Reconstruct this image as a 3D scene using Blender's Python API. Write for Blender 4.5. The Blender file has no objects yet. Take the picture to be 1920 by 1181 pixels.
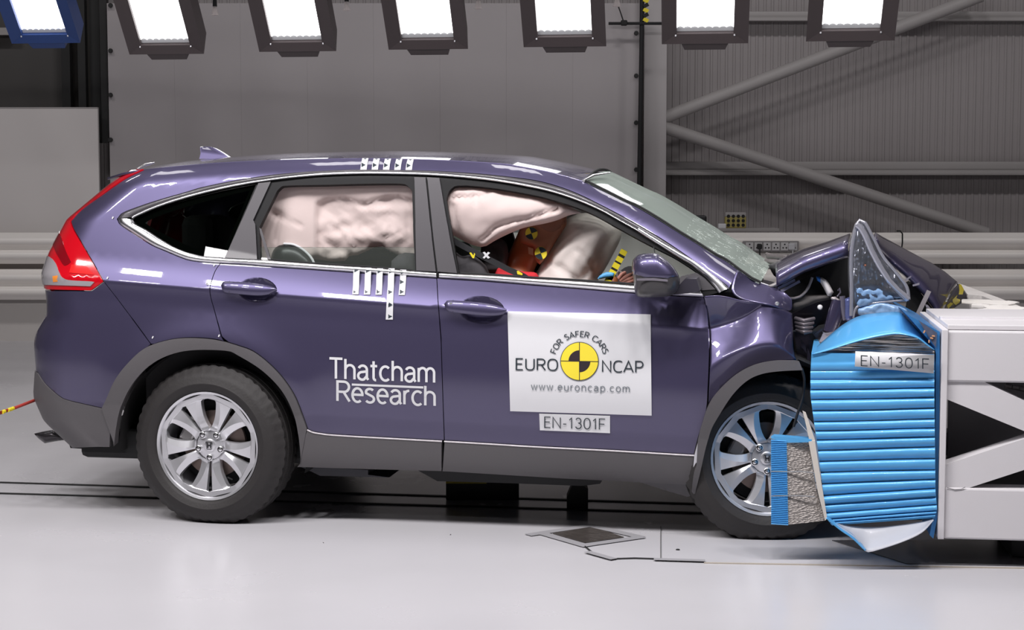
import bpy, bmesh, math, random
from math import sin, cos, pi, radians, sqrt, atan2, floor as ifloor
from mathutils import Vector, Matrix, noise
from mathutils.geometry import delaunay_2d_cdt, tessellate_polygon
random.seed(7)
SC = bpy.context.scene
COL = SC.collection
# ------------------------------------------------------------------ camera
FPX, CZ, PITCH, YAW = 3230.0, 1.62, radians(4.8), radians(9.7)
cam_d = bpy.data.cameras.new('camera'); cam = bpy.data.objects.new('camera', cam_d); COL.objects.link(cam)
cam_d.sensor_width = 36; cam_d.lens = 36 * FPX / 1920; cam_d.clip_end = 200
cam.location = (0, 0, CZ); cam.rotation_euler = (pi / 2 - PITCH, 0, 0)
SC.camera = cam
# ------------------------------------------------------------------ view, world, lights
SC.view_settings.view_transform = 'Standard'; SC.view_settings.look = 'None'
SC.view_settings.gamma = 1; SC.view_settings.use_curve_mapping = False
SC.view_settings.exposure = 0.0
SC.cycles.use_denoising = True
SC.cycles.max_bounces = 8; SC.cycles.transparent_max_bounces = 16
SC.cycles.sample_clamp_indirect = 4
W = bpy.data.worlds.new('world'); SC.world = W; W.use_nodes = True
W.node_tree.nodes['Background'].inputs[0].default_value = (0.9, 0.88, 1.0, 1)
W.node_tree.nodes['Background'].inputs[1].default_value = 0.10

def area(name, loc, target, size, power, col=(1, .97, .98), sy=None, spread=180):
    d = bpy.data.lights.new(name, 'AREA'); o = bpy.data.objects.new(name, d); COL.objects.link(o)
    d.energy = power; d.color = col; d.size = size; d.spread = radians(spread)
    if sy: d.shape = 'RECTANGLE'; d.size_y = sy
    o.location = loc
    o.rotation_euler = (Vector(target) - Vector(loc)).to_track_quat('-Z', 'Y').to_euler()
    return o
# the lamp bank hanging over the camera side of the track, and the one straight above the track
for k in range(9):
    area('near_flood_light', (-4.6 + k * .88, 5.4, 4.3), (-3.9 + k * .88, 7.6, .4), .42, 33, sy=.32, spread=150)
area('tail_flood_light', (-2.95, 4.85, 3.12), (-1.3, 7.9, 1.2), .46, 7, sy=.22, spread=150)
for k in range(5):
    area('overhead_flood_light', (-3.2 + k * 1.6, 8.6, 5.2), (-3.2 + k * 1.6, 8.6, 0), .6, 5, sy=.6, spread=120)
# unseen fill lights added overhead to brighten the back wall
for k in range(4):
    area('wall_fill_light', (-6 + k * 4, 12.0, 6.8), (-6 + k * 4, 16.0, 0), 1.2, 56, sy=.4)

# ------------------------------------------------------------------ materials
MATS = {}
def mat(name, col=(.5, .5, .5), rough=.5, metal=0, coat=0, spec=.5, trans=0, alpha=1, emit=None, es=0, ior=1.45, bump=None, vary=None, coat_r=.03, sub=0):
    """principled material; bump=(scale,strength,detail) adds noise bump, vary=(scale,amount) mottles the colour"""
    if name in MATS: return MATS[name]
    m = bpy.data.materials.new(name); m.use_nodes = True; nt = m.node_tree; b = nt.nodes['Principled BSDF']
    b.inputs['Base Color'].default_value = (*col, 1); b.inputs['Roughness'].default_value = rough
    b.inputs['Metallic'].default_value = metal; b.inputs['Coat Weight'].default_value = coat
    b.inputs['Coat Roughness'].default_value = coat_r; b.inputs['Specular IOR Level'].default_value = spec
    b.inputs['Transmission Weight'].default_value = trans; b.inputs['Alpha'].default_value = alpha; b.inputs['IOR'].default_value = ior
    if sub: b.inputs['Subsurface Weight'].default_value = sub; b.inputs['Subsurface Radius'].default_value = (.05, .03, .02)
    if emit: b.inputs['Emission Color'].default_value = (*emit, 1); b.inputs['Emission Strength'].default_value = es
    if bump or vary: tc = nt.nodes.new('ShaderNodeTexCoord')
    if bump:
        n = nt.nodes.new('ShaderNodeTexNoise'); n.inputs['Scale'].default_value = bump[0]; n.inputs['Detail'].default_value = bump[2] if len(bump) > 2 else 3
        bp = nt.nodes.new('ShaderNodeBump'); bp.inputs['Strength'].default_value = bump[1]; bp.inputs['Distance'].default_value = .01
        nt.links.new(tc.outputs['Object'], n.inputs['Vector']); nt.links.new(n.outputs['Fac'], bp.inputs['Height']); nt.links.new(bp.outputs['Normal'], b.inputs['Normal'])
    if vary:
        n = nt.nodes.new('ShaderNodeTexNoise'); n.inputs['Scale'].default_value = vary[0]; n.inputs['Detail'].default_value = 5
        mx = nt.nodes.new('ShaderNodeMix'); mx.data_type = 'RGBA'
        a = 1 - vary[1]; c = 1 + vary[1]
        mx.inputs[6].default_value = (col[0] * a, col[1] * a, col[2] * a, 1); mx.inputs[7].default_value = (min(1, col[0] * c), min(1, col[1] * c), min(1, col[2] * c), 1)
        nt.links.new(tc.outputs['Object'], n.inputs['Vector']); nt.links.new(n.outputs['Fac'], mx.inputs[0]); nt.links.new(mx.outputs[2], b.inputs['Base Color'])
    MATS[name] = m; return m

PAINT = mat('violet_blue_metallic_paint', (.094, .083, .160), .42, .75, 1, .5)
GREY_TRIM = mat('grey_side_cladding', (.098, .092, .097), .5, 0, 0, .4, bump=(400, .08))
SURROUND = mat('satin_dark_trim', (.055, .051, .057), .4, .2, .2)
BLACK_TRIM = mat('gloss_black_trim', (.009, .009, .010), .45, 0, 0, .18)
BLACK = mat('matt_black', (.012, .012, .013), .7)
BLACK_PLASTIC = mat('black_plastic', (.02, .02, .022), .45)
INNER = mat('dark_cabin_lining', (.025, .024, .026), .8)
CHROME = mat('chrome', (.94, .94, .96), .27, 1)
ALLOY = mat('silver_alloy', (.72, .72, .75), .3, .75, .3)
STEEL = mat('dull_steel', (.30, .29, .29), .4, .9)
RUBBER = mat('tyre_rubber', (.025, .0225, .0225), .62, bump=(90, .12))
RED_LENS = mat('red_lens', (.55, .004, .012), .12, 0, 1, .6)
RED_DARK = mat('dark_red_lens', (.20, .003, .008), .15, 0, 1, .6)
CLEAR_GREY = mat('clear_reversing_lens', (.42, .40, .42), .12, .3, 1)
AMBER = mat('amber_bulb', (.75, .25, .04), .3)
WHITE_VINYL = mat('white_vinyl', (.68, .68, .70), .5, 0, 0, .25)
BLACK_INK = mat('black_ink', (.02, .03, .04), .5)
GREY_INK = mat('grey_ink', (.16, .18, .20), .5)
YELLOW_INK = mat('yellow_ink', (.86, .70, .05), .45)
BAG = mat('pale_pink_airbag_cloth', (.84, .70, .67), .8, bump=(25, .10), sub=0)
BAG_W = mat('cream_airbag_cloth', (.84, .76, .72), .8, bump=(20, .12))
SEAT = mat('charcoal_seat_fabric', (.05, .047, .052), .85, bump=(300, .15))
SKIN = mat('orange_brown_dummy_vinyl', (.36, .12, .045), .45, bump=(60, .05))
RED_CLOTH = mat('red_cotton', (.55, .02, .03), .8)
BLUE_AL = mat('blue_anodised_sheet', (.10, .40, .77), .36, .12, .25)
BLUE_TAPE = mat('blue_tape', (.10, .36, .65), .4)
HONEY = mat('bare_honeycomb', (.36, .34, .33), .4, .5)
CREAM = mat('cream_card', (.62, .58, .53), .7)
FRAME_W = mat('white_painted_steel', (.66, .64, .66), .42, bump=(200, .03))
FRAME_D = mat('dark_painted_steel', (.16, .155, .165), .5)
CONCRETE = mat('chalky_concrete', (.60, .57, .55), .9, bump=(30, .5), vary=(9, .2))
LAMP_BODY = mat('dark_lamp_housing', (.075, .06, .062), .5)
LAMP_BLUE = mat('blue_lamp_housing', (.03, .07, .24), .4)
LAMP_GLOW = mat('lit_lamp_tubes', (1, 1, 1), .5, emit=(1, .985, .99), es=4)
TAPE = mat('grey_duct_tape', (.30, .295, .31), .9, 0, 0, .05)
YB_Y = mat('yellow_tape', (.80, .66, .03), .5)

def cloth(m, k):
    """lets light glow through thin cloth"""
    nt = m.node_tree; b = nt.nodes['Principled BSDF']; out = [n for n in nt.nodes if n.type == 'OUTPUT_MATERIAL'][0]
    tr = nt.nodes.new('ShaderNodeBsdfTranslucent'); tr.inputs[0].default_value = b.inputs['Base Color'].default_value; mx = nt.nodes.new('ShaderNodeMixShader'); mx.inputs[0].default_value = k
    nt.links.new(b.outputs[0], mx.inputs[1]); nt.links.new(tr.outputs[0], mx.inputs[2]); nt.links.new(mx.outputs[0], out.inputs[0]); return m
cloth(BAG, .25); cloth(BAG_W, .25)
def glass(name, tint, alpha_mix, rough=.0):
    m = bpy.data.materials.new(name); m.use_nodes = True; nt = m.node_tree; nt.nodes.clear()
    out = nt.nodes.new('ShaderNodeOutputMaterial'); t = nt.nodes.new('ShaderNodeBsdfTransparent'); t.inputs[0].default_value = (*tint, 1)
    g = nt.nodes.new('ShaderNodeBsdfGlossy'); g.inputs['Roughness'].default_value = rough
    fr = nt.nodes.new('ShaderNodeFresnel'); fr.inputs[0].default_value = 1.5
    mx = nt.nodes.new('ShaderNodeMixShader')
    nt.links.new(fr.outputs[0], mx.inputs[0]); nt.links.new(t.outputs[0], mx.inputs[1]); nt.links.new(g.outputs[0], mx.inputs[2])
    if alpha_mix:
        d = nt.nodes.new('ShaderNodeBsdfDiffuse'); d.inputs[0].default_value = (*alpha_mix[0], 1)
        m2 = nt.nodes.new('ShaderNodeMixShader'); m2.inputs[0].default_value = alpha_mix[1]
        nt.links.new(mx.outputs[0], m2.inputs[1]); nt.links.new(d.outputs[0], m2.inputs[2]); nt.links.new(m2.outputs[0], out.inputs[0])
    else: nt.links.new(mx.outputs[0], out.inputs[0])
    return m
G_DARK = glass('privacy_glass', (.16, .20, .17), None)
G_SIDE = glass('door_glass', (.72, .80, .76), ((.5, .55, .5), .06))
G_LAMP = glass('lamp_cover', (.90, .92, .95), ((.62, .64, .70), .07), .03)
def screen_glass():
    """laminated windscreen: pale green tint with a cracked zone low down"""
    m = glass('cracked_windscreen_glass', (.84, .93, .88), ((.66, .78, .70), .30), .02); nt = m.node_tree
    out = [n for n in nt.nodes if n.type == 'OUTPUT_MATERIAL'][0]; prev = out.inputs[0].links[0].from_socket
    tc = nt.nodes.new('ShaderNodeTexCoord'); v = nt.nodes.new('ShaderNodeTexVoronoi'); v.feature = 'DISTANCE_TO_EDGE'; v.inputs['Scale'].default_value = 75
    st = nt.nodes.new('ShaderNodeMath'); st.operation = 'LESS_THAN'; st.inputs[1].default_value = .035
    n = nt.nodes.new('ShaderNodeTexNoise'); n.inputs['Scale'].default_value = 26; n.inputs['Detail'].default_value = 4
    gt = nt.nodes.new('ShaderNodeMath'); gt.operation = 'GREATER_THAN'; gt.inputs[1].default_value = .58
    sx = nt.nodes.new('ShaderNodeSeparateXYZ'); zx = nt.nodes.new('ShaderNodeMath'); zx.operation = 'GREATER_THAN'; zx.inputs[1].default_value = 2.16
    mu = nt.nodes.new('ShaderNodeMath'); mu.operation = 'MULTIPLY'; mu2 = nt.nodes.new('ShaderNodeMath'); mu2.operation = 'MULTIPLY'
    d = nt.nodes.new('ShaderNodeBsdfDiffuse'); d.inputs[0].default_value = (.85, .95, .88, 1); mx = nt.nodes.new('ShaderNodeMixShader')
    L = nt.links.new
    L(tc.outputs['Object'], v.inputs['Vector']); L(tc.outputs['Object'], n.inputs['Vector']); L(tc.outputs['Object'], sx.inputs[0])
    L(v.outputs['Distance'], st.inputs[0]); L(n.outputs['Fac'], gt.inputs[0]); L(sx.outputs['X'], zx.inputs[0])
    L(st.outputs[0], mu.inputs[0]); L(gt.outputs[0], mu.inputs[1]); L(mu.outputs[0], mu2.inputs[0]); L(zx.outputs[0], mu2.inputs[1])
    L(mu2.outputs[0], mx.inputs[0]); L(prev, mx.inputs[1]); L(d.outputs[0], mx.inputs[2]); L(mx.outputs[0], out.inputs[0])
    return m
G_SCREEN = screen_glass()

# ------------------------------------------------------------------ helpers
def tag(o, label=None, cat=None, group=None, kind=None):
    if label: o['label'] = label
    if cat: o['category'] = cat
    if group: o['group'] = group
    if kind: o['kind'] = kind
    return o
def empty(name, loc=(0, 0, 0), rz=0, **k):
    o = bpy.data.objects.new(name, None); COL.objects.link(o); o.location = loc; o.rotation_euler = (0, 0, rz); o.empty_display_size = .1
    return tag(o, **k)
def link(name, me, m=None, parent=None, smooth=False):
    o = bpy.data.objects.new(name, me); COL.objects.link(o)
    if m is not None:
        for q in (m if isinstance(m, (list, tuple)) else [m]): me.materials.append(q)
    if parent: o.parent = parent
    if smooth: me.polygons.foreach_set('use_smooth', [True] * len(me.polygons))
    return o
def mesh(name, verts, faces, m, parent=None, smooth=False, mi=None):
    me = bpy.data.meshes.new(name); me.from_pydata([tuple(v) for v in verts], [], faces); me.update()
    if mi: me.polygons.foreach_set('material_index', mi)
    return link(name, me, m, parent, smooth)
def fix_normals(o):
    bm = bmesh.new(); bm.from_mesh(o.data); bmesh.ops.recalc_face_normals(bm, faces=bm.faces); bm.to_mesh(o.data); bm.free(); return o
def auto_smooth(o, ang=35):
    bm = bmesh.new(); bm.from_mesh(o.data); a = radians(ang)
    for e in bm.edges: e.smooth = not (len(e.link_faces) != 2 or e.calc_face_angle(0) > a)
    for f in bm.faces: f.smooth = True
    bm.to_mesh(o.data); bm.free(); return o
class MB:
    """collects shapes into one mesh"""
    def __init__(s): s.v = []; s.f = []; s.mi = []
    def add(s, v, f, mi=0):
        n = len(s.v); s.v += [Vector(p) for p in v]; s.f += [tuple(i + n for i in q) for q in f]; s.mi += [mi] * len(f); return s
    def box(s, c, d, rot=None, mi=0, bev=0):
        bm = bmesh.new(); bmesh.ops.create_cube(bm, size=1)
        for v in bm.verts: v.co = Vector((v.co.x * d[0], v.co.y * d[1], v.co.z * d[2]))
        if bev: bmesh.ops.bevel(bm, geom=bm.edges[:], offset=bev, segments=2, affect='EDGES', profile=.5)
        R = rot if rot is not None else Matrix.Identity(3)
        bm.verts.index_update()
        s.add([R @ v.co + Vector(c) for v in bm.verts], [[v.index for v in f.verts] for f in bm.faces], mi); bm.free(); return s
    def hexa(s, p, mi=0):
        """8 corners: four of one face, then the matching four of the opposite face"""
        return s.add(p, [(0, 1, 2, 3), (7, 6, 5, 4), (0, 4, 5, 1), (1, 5, 6, 2), (2, 6, 7, 3), (3, 7, 4, 0)], mi)
    def bar(s, a, b, w, h, up=(0, 0, 1), mi=0):
        a, b = Vector(a), Vector(b); d = (b - a).normalized(); x = d.cross(Vector(up)).normalized() * w / 2; z = x.cross(d).normalized() * h / 2
        return s.hexa([a - x - z, a + x - z, a + x + z, a - x + z, b - x - z, b + x - z, b + x + z, b - x + z], mi)
    def tube(s, pts, r, n=8, caps=True, mi=0, flat=1.0):
        pts = [Vector(p) for p in pts]; rings = []; up = Vector((0, 0, 1))
        rr = r if isinstance(r, (list, tuple)) else [r] * len(pts)
        d0 = (pts[1] - pts[0]).normalized(); x = d0.orthogonal().normalized()
        for i, p in enumerate(pts):
            d = (pts[min(i + 1, len(pts) - 1)] - pts[max(i - 1, 0)]).normalized()
            x = (x - d * x.dot(d)).normalized(); y = d.cross(x)
            rings.append([p + (x * cos(2 * pi * k / n) + y * sin(2 * pi * k / n) * flat) * rr[i] for k in range(n)])
        v = [q for R in rings for q in R]; f = []
        for i in range(len(pts) - 1):
            for k in range(n): f.append((i * n + k, i * n + (k + 1) % n, (i + 1) * n + (k + 1) % n, (i + 1) * n + k))
        if caps: f.append(tuple(range(n))[::-1]); f.append(tuple((len(pts) - 1) * n + k for k in range(n)))
        return s.add(v, f, mi)
    def lathe(s, prof, n=48, axis='y', c=(0, 0, 0), mi=0, close=False):
        """prof: (radius, along-axis)"""
        v = []; c = Vector(c)
        for k in range(n):
            a = 2 * pi * k / n
            for r, h in prof:
                v.append(c + (Vector((r * cos(a), h, r * sin(a))) if axis == 'y' else Vector((r * cos(a), r * sin(a), h))))
        m = len(prof); f = []
        for k in range(n):
            k2 = (k + 1) % n
            for i in range(m - 1 + (1 if close else 0)): f.append((k * m + i, k * m + (i + 1) % m, k2 * m + (i + 1) % m, k2 * m + i))
        return s.add(v, f, mi)
    def prism(s, poly, off, mi=0):
        """poly of 3D points pushed along off"""
        off = Vector(off); n = len(poly); p = [Vector(q) for q in poly]
        tri = [tuple(t) for t in tessellate_polygon([p])]
        return s.add(p + [q + off for q in p], tri + [tuple(i + n for i in t[::-1]) for t in tri] + [(i, (i + 1) % n, (i + 1) % n + n, i + n) for i in range(n)], mi)
    def build(s, name, m, parent=None, smooth=None, fix=True):
        o = mesh(name, s.v, s.f, m, parent, mi=s.mi if len(set(s.mi)) > 1 else None)
        if fix: fix_normals(o)
        if smooth: auto_smooth(o, smooth)
        return o
def spl(pts, step=6.0):
    """smooth polyline through 2D points; a third element marks a corner"""
    P = [tuple(p) for p in pts]; cuts = [0] + [i for i in range(1, len(P) - 1) if len(P[i]) > 2 and P[i][2]] + [len(P) - 1]
    out = []
    for a, b in zip(cuts, cuts[1:]):
        q = [Vector(p[:2]) for p in P[a:b + 1]]
        q = [q[0] * 2 - q[1]] + q + [q[-1] * 2 - q[-2]]
        for i in range(1, len(q) - 2):
            p0, p1, p2, p3 = q[i - 1:i + 3]; n = max(1, int((p2 - p1).length / step))
            for k in range(n):
                t = k / n
                out.append(tuple(.5 * (2 * p1 + (p2 - p0) * t + (2 * p0 - 5 * p1 + 4 * p2 - p3) * t * t + (3 * p1 - p0 - 3 * p2 + p3) * t ** 3)))
    out.append(tuple(P[-1][:2])); return out
# pixel -> world rays of the photograph's camera
CAM = Vector((0, 0, CZ))
def ray(px, py):
    u = (px - 960) / FPX; v = (py - 590.5) / FPX
    return Vector((u, cos(PITCH) - v * sin(PITCH), -sin(PITCH) - v * cos(PITCH)))
def on_floor(px, py, z=0.0):
    r = ray(px, py); return CAM + r * ((z - CZ) / r.z)
def at(px, py, Y):
    r = ray(px, py); return CAM + r * (Y / r.y)
# car frame: x forward, y to the far side (0 = near flank), z up
O_CAR = on_floor(391, 982); AX = Vector((cos(YAW), -sin(YAW), 0)); AY = Vector((sin(YAW), cos(YAW), 0))
def to_car(w): d = w - O_CAR; return Vector((d.dot(AX), d.dot(AY), d.z))
R0 = to_car(CAM)
def cray(px, py): r = ray(px, py); return Vector((r.dot(AX), r.dot(AY), r.z))
def cy(px, py, y):
    r = cray(px, py); return R0 + r * ((y - R0.y) / r.y)
# ------------------------------------------------------------------ setting
floor_m = mat('pale_resin_floor', (.57, .56, .585), .22, 0, 0, .5, vary=(.7, .05))
nt = floor_m.node_tree; b = nt.nodes['Principled BSDF']
def scuffs(m, scale, lo, hi):
    nt = m.node_tree; b = nt.nodes['Principled BSDF']; tc = nt.nodes.new('ShaderNodeTexCoord'); n = nt.nodes.new('ShaderNodeTexNoise'); n.inputs['Scale'].default_value = scale; n.inputs['Detail'].default_value = 6
    mr = nt.nodes.new('ShaderNodeMapRange'); mr.inputs[3].default_value = lo; mr.inputs[4].default_value = hi
    nt.links.new(tc.outputs['Object'], n.inputs['Vector']); nt.links.new(n.outputs['Fac'], mr.inputs[0]); nt.links.new(mr.outputs[0], b.inputs['Roughness'])
scuffs(floor_m, 1.5, .16, .34)
tag(MB().box((0, 9, -.1), (24, 28, .2)).build('floor', floor_m), kind='structure')
wall_m = mat('corrugated_grey_cladding', (.33, .305, .305), .6)
v = []; f = []; x = -10.0; pr = []
while x < 10.0:
    pr += [(x, 0), (x + .045, 0), (x + .05, -.009), (x + .07, -.009), (x + .075, 0)]; x += .075
for px_, dy in pr: v += [(px_, 17.3 + dy, 0), (px_, 17.3 + dy, 7.5)]
for i in range(len(pr) - 1): f.append((2 * i, 2 * i + 2, 2 * i + 3, 2 * i + 1))
tag(mesh('wall_back', v, f, wall_m), kind='structure')
for k, (x0, x1, y0, y1) in enumerate([(-10.2, -10.0, -5, 17.4), (10.0, 10.2, -5, 17.4), (-10, 10, -5.2, -5.0)]):
    tag(MB().box(((x0 + x1) / 2, (y0 + y1) / 2, 3.75), (x1 - x0, y1 - y0, 7.5)).build(['wall_left', 'wall_right', 'wall_front'][k], mat('grey_hall_wall', (.22, .21, .21), .7)), kind='structure')
tag(MB().box((0, 6.1, 7.6), (20.4, 22.6, .2)).build('ceiling', mat('dark_hall_ceiling', (.10, .10, .10), .8)), kind='structure')
TRIM_M = mat('galvanised_wall_rail', (.37, .35, .345), .55)
n_tr = 0
def trim(mb, m, **k):
    global n_tr
    n_tr += 1; return tag(mb.build('trim_%d' % n_tr, m, smooth=30), kind='structure')
# horizontal cladding rails on the right part of the back wall, top and middle
for pa, pb in ((22, 33), (303, 318)):
    za = at(1500, pa, 17.2).z; zb = at(1500, pb, 17.2).z; m = (za + zb) / 2; h = za - zb
    t = MB().box((5.6, 17.2, m), (8.6, .10, h), bev=.01)
    t.box((5.6, 17.15, m - h * .5 - .015), (8.6, .06, .03)).box((5.6, 17.15, m - h * .95), (8.6, .09, h * .5), bev=.008)
    trim(t, TRIM_M)
# steel brace tubes crossing behind the barrier
BR = mat('grey_brace_tube', (.37, .35, .345), .5)
for a, c in (((1215, 232), (1840, -8)), ((1225, 232), (1850, 438))):
    trim(MB().tube([at(*a, 16.9), at(*c, 16.9)], .062, 20), BR)
# pale column right of the backdrop
xa = at(1207, 200, 16.75).x; xb = at(1250, 200, 16.75).x
trim(MB().box(((xa + xb) / 2, 16.85, 3.75), (xb - xa, .2, 7.5), bev=.01), mat('pale_column_paint', (.5, .475, .475), .6))
# dark steel column on the left, and the unlit wall beside it
DK = mat('black_column_paint', (.02, .02, .02), .6)
t = MB()
for p0, p1, y in ((118, 134, 16.9), (149, 163, 16.7), (172, 190, 16.8), (191, 204, 16.6)):
    a = at(p0, 150, y).x; b2 = at(p1, 150, y).x; z0 = at(150, 268, y).z; t.box(((a + b2) / 2, y, (z0 + 4.6) / 2), (b2 - a, .1, 4.6 - z0))
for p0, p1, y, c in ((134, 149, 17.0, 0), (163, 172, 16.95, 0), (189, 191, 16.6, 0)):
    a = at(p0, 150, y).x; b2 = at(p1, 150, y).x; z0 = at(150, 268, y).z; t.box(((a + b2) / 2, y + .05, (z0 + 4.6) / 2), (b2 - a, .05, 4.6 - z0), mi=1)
o = t.build('steel_column', [DK, mat('brown_steel', (.06, .055, .05), .7)]); tag(o, kind='structure'); o.name = 'trim_%d' % (n_tr + 1); n_tr += 1  # brown strips between the black uprights
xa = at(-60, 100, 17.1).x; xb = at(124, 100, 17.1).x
trim(MB().box(((xa + xb) / 2 - 2, 17.15, 3), (xb - xa + 4, .06, 6)), mat('shade_darkened_wall', (.085, .08, .077), .7))  # wall out of the light: its shade is painted as a darker panel
zz = at(10, 60, 17.05).z; trim(MB().box((xa - 1.6, 17.02, zz), (4.2, .12, .07)), TRIM_M)
# two stacked guard rails along the back wall (W section)
W_PROF = [(.00, .155), (-.012, .150), (-.02, .135), (-.055, .11), (-.08, .09), (-.08, .055), (-.055, .03), (-.02, .01), (-.015, 0)]
def guard_rail(zc, h, label):
    pr = W_PROF + [(y, -z) for y, z in W_PROF[-2::-1]]; s = h / .31
    v = []; f = []
    for x in (-9.9, 9.9):
        for y, z in pr: v.append((x, 16.22 + y, zc + z * s))
    for x in (-9.9, 9.9):
        for y, z in pr: v.append((x, 16.226 + y, zc + z * s))
    n = len(pr)
    for i in range(n - 1): f.append((i, i + 1, n + i + 1, n + i)); f.append((2 * n + i, 3 * n + i, 3 * n + i + 1, 2 * n + i + 1))
    f += [(0, n, 3 * n, 2 * n), (n - 1, 3 * n - 1, 4 * n - 1, 2 * n - 1)]
    r = empty('guard_rail', (0, 16.22, zc), label=label, cat='guard rail', group='steel guard rails along the back wall')
    o = fix_normals(mesh('rail_beam', v, f, mat('pale_guard_rail_paint', (.88, .84, .80), .4, .05))); o.data.polygons.foreach_set('use_smooth', [True] * len(o.data.polygons))
    o.parent = r; o.location = (0, -16.22, -zc)
    for x in (-6, -3.2, 3.4, 6.2):
        q = MB().box((x, .06, 0), (.09, .10, h * .7)); q.build('rail_bracket', DK, r)
z1 = (at(60, 437, 16.2).z + at(60, 494, 16.2).z) / 2; z2 = (at(60, 506, 16.2).z + at(60, 561, 16.2).z) / 2
guard_rail(z1, .295, 'upper of the two pale guard rails along the back wall')
guard_rail(z2, .29, 'lower of the two pale guard rails along the back wall')
# low kick board under the rails
trim(MB().box((0, 16.36, .29), (19.8, .05, .58)), mat('grey_kick_board', (.55, .52, .50), .6))
# backdrop panel with studs
PANEL = mat('grey_backdrop_panel', (.37, .345, .35), .6, vary=(.8, .08))
xa = at(204, 200, 16.45).x; xb = at(1198, 200, 16.45).x; zt = at(300, 8, 16.45).z
bd = empty('backdrop_panel', ((xa + xb) / 2, 16.45, 0), label='huge grey backdrop panel behind the car, below the lamps', cat='panel')
q = MB(); n = 8; w = (xb - xa) / n
for k in range(n): q.box((-(xb - xa) / 2 + w * (k + .5), .02, zt / 2 + .01), (w - .0007, .04, zt))
q.box((0, .05, zt / 2 + .01), (xb - xa, .02, zt))
q.build('panel_board', PANEL, bd)
for px_, ys in ((207, (10, 95, 178, 262)), (1193, (62, 142, 230, 318))):
    for yy in ys:
        p = at(px_, yy, 16.43); MB().lathe([(.0, -.02), (.018, -.02), (.022, 0), (.022, .01)], 12, c=(p.x - (xa + xb) / 2, -.02, p.z)).build('stud', DK, bd)
# white partition panel at the left
xb = at(187, 400, 16.4).x; zt = at(100, 203, 16.4).z; xa = at(-330, 400, 16.4).x
pp = empty('partition_panel', ((xa + xb) / 2, 16.42, 0), label='plain pale partition panel standing at the left edge behind the guard rails', cat='panel')
MB().box((0, 0, zt / 2), (xb - xa, .05, zt), bev=.004).build('board', mat('pale_partition_board', (.68, .645, .63), .6), pp)
MB().box((0, 0, zt + .004), (xb - xa, .056, .012)).build('edge_strip', TRIM_M, pp)
# black pole with taped head and a crossbar right of the backdrop
p0 = at(1203.5, 44, 16.3); pz = at(1200, 365, 16.3).z
po = empty('black_pole', (p0.x, 16.3, 0), label='thin black pole with yellow tape at the right edge of the backdrop', cat='pole')
MB().tube([(at(1199, 365, 16.3).x - p0.x - .02, 0, 0), (0, 0, p0.z), (.0, 0, p0.z + .6)], .021, 10).build('pole_shaft', BLACK, po, 40)
tp = MB()
for k in range(9): tp.box((.035, -.02, p0.z + .03 + .045 * k), (.05, .02, .035), Matrix.Rotation(.5 * (-1) ** k, 3, 'Y'), mi=k % 2)
tp.build('hazard_tape', [YB_Y, BLACK], po)
MB().tube([at(1141, 44, 16.28) - Vector((p0.x, 16.3, 0)), at(1243, 44, 16.28) - Vector((p0.x, 16.3, 0))], .014, 8).build('crossbar', BLACK, po)
c = at(1170, 43, 16.26) - Vector((p0.x, 16.3, 0)); MB().box(c, (.06, .06, .05), bev=.01).tube([c, at(1164, 25, 16.26) - Vector((p0.x, 16.3, 0)), at(1158, 8, 16.26) - Vector((p0.x, 16.3, 0))], .006, 6).build('clamp', BLACK, po)
# floor slots of the tow track, taped seam lines
def strip(pts, w, z=.002, h=.004):
    q = MB()
    for a, c in zip(pts, pts[1:]): q.bar((a.x, a.y, z), (c.x, c.y, z), w, h)
    return q
SLOT = mat('black_track_slot', (.006, .006, .006), .6)
for pa, pb in (((0, 905), (1226, 942.5)), ((0, 925.5), (1226, 959.6))):
    a = on_floor(*pa); c = on_floor(*pb); d = (c - a); trim(strip([a - d * .8, a + d * 1.7], .028), SLOT)
trim(strip([on_floor(1239, 988), on_floor(1239, 1049)], .004), mat('seam_grey', (.12, .12, .12), .7))
trim(strip([on_floor(1320, 1056), on_floor(1925, 1066), on_floor(2600, 1078)], .012), mat('cover_plate_edge', (.45, .40, .34), .5))
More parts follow.
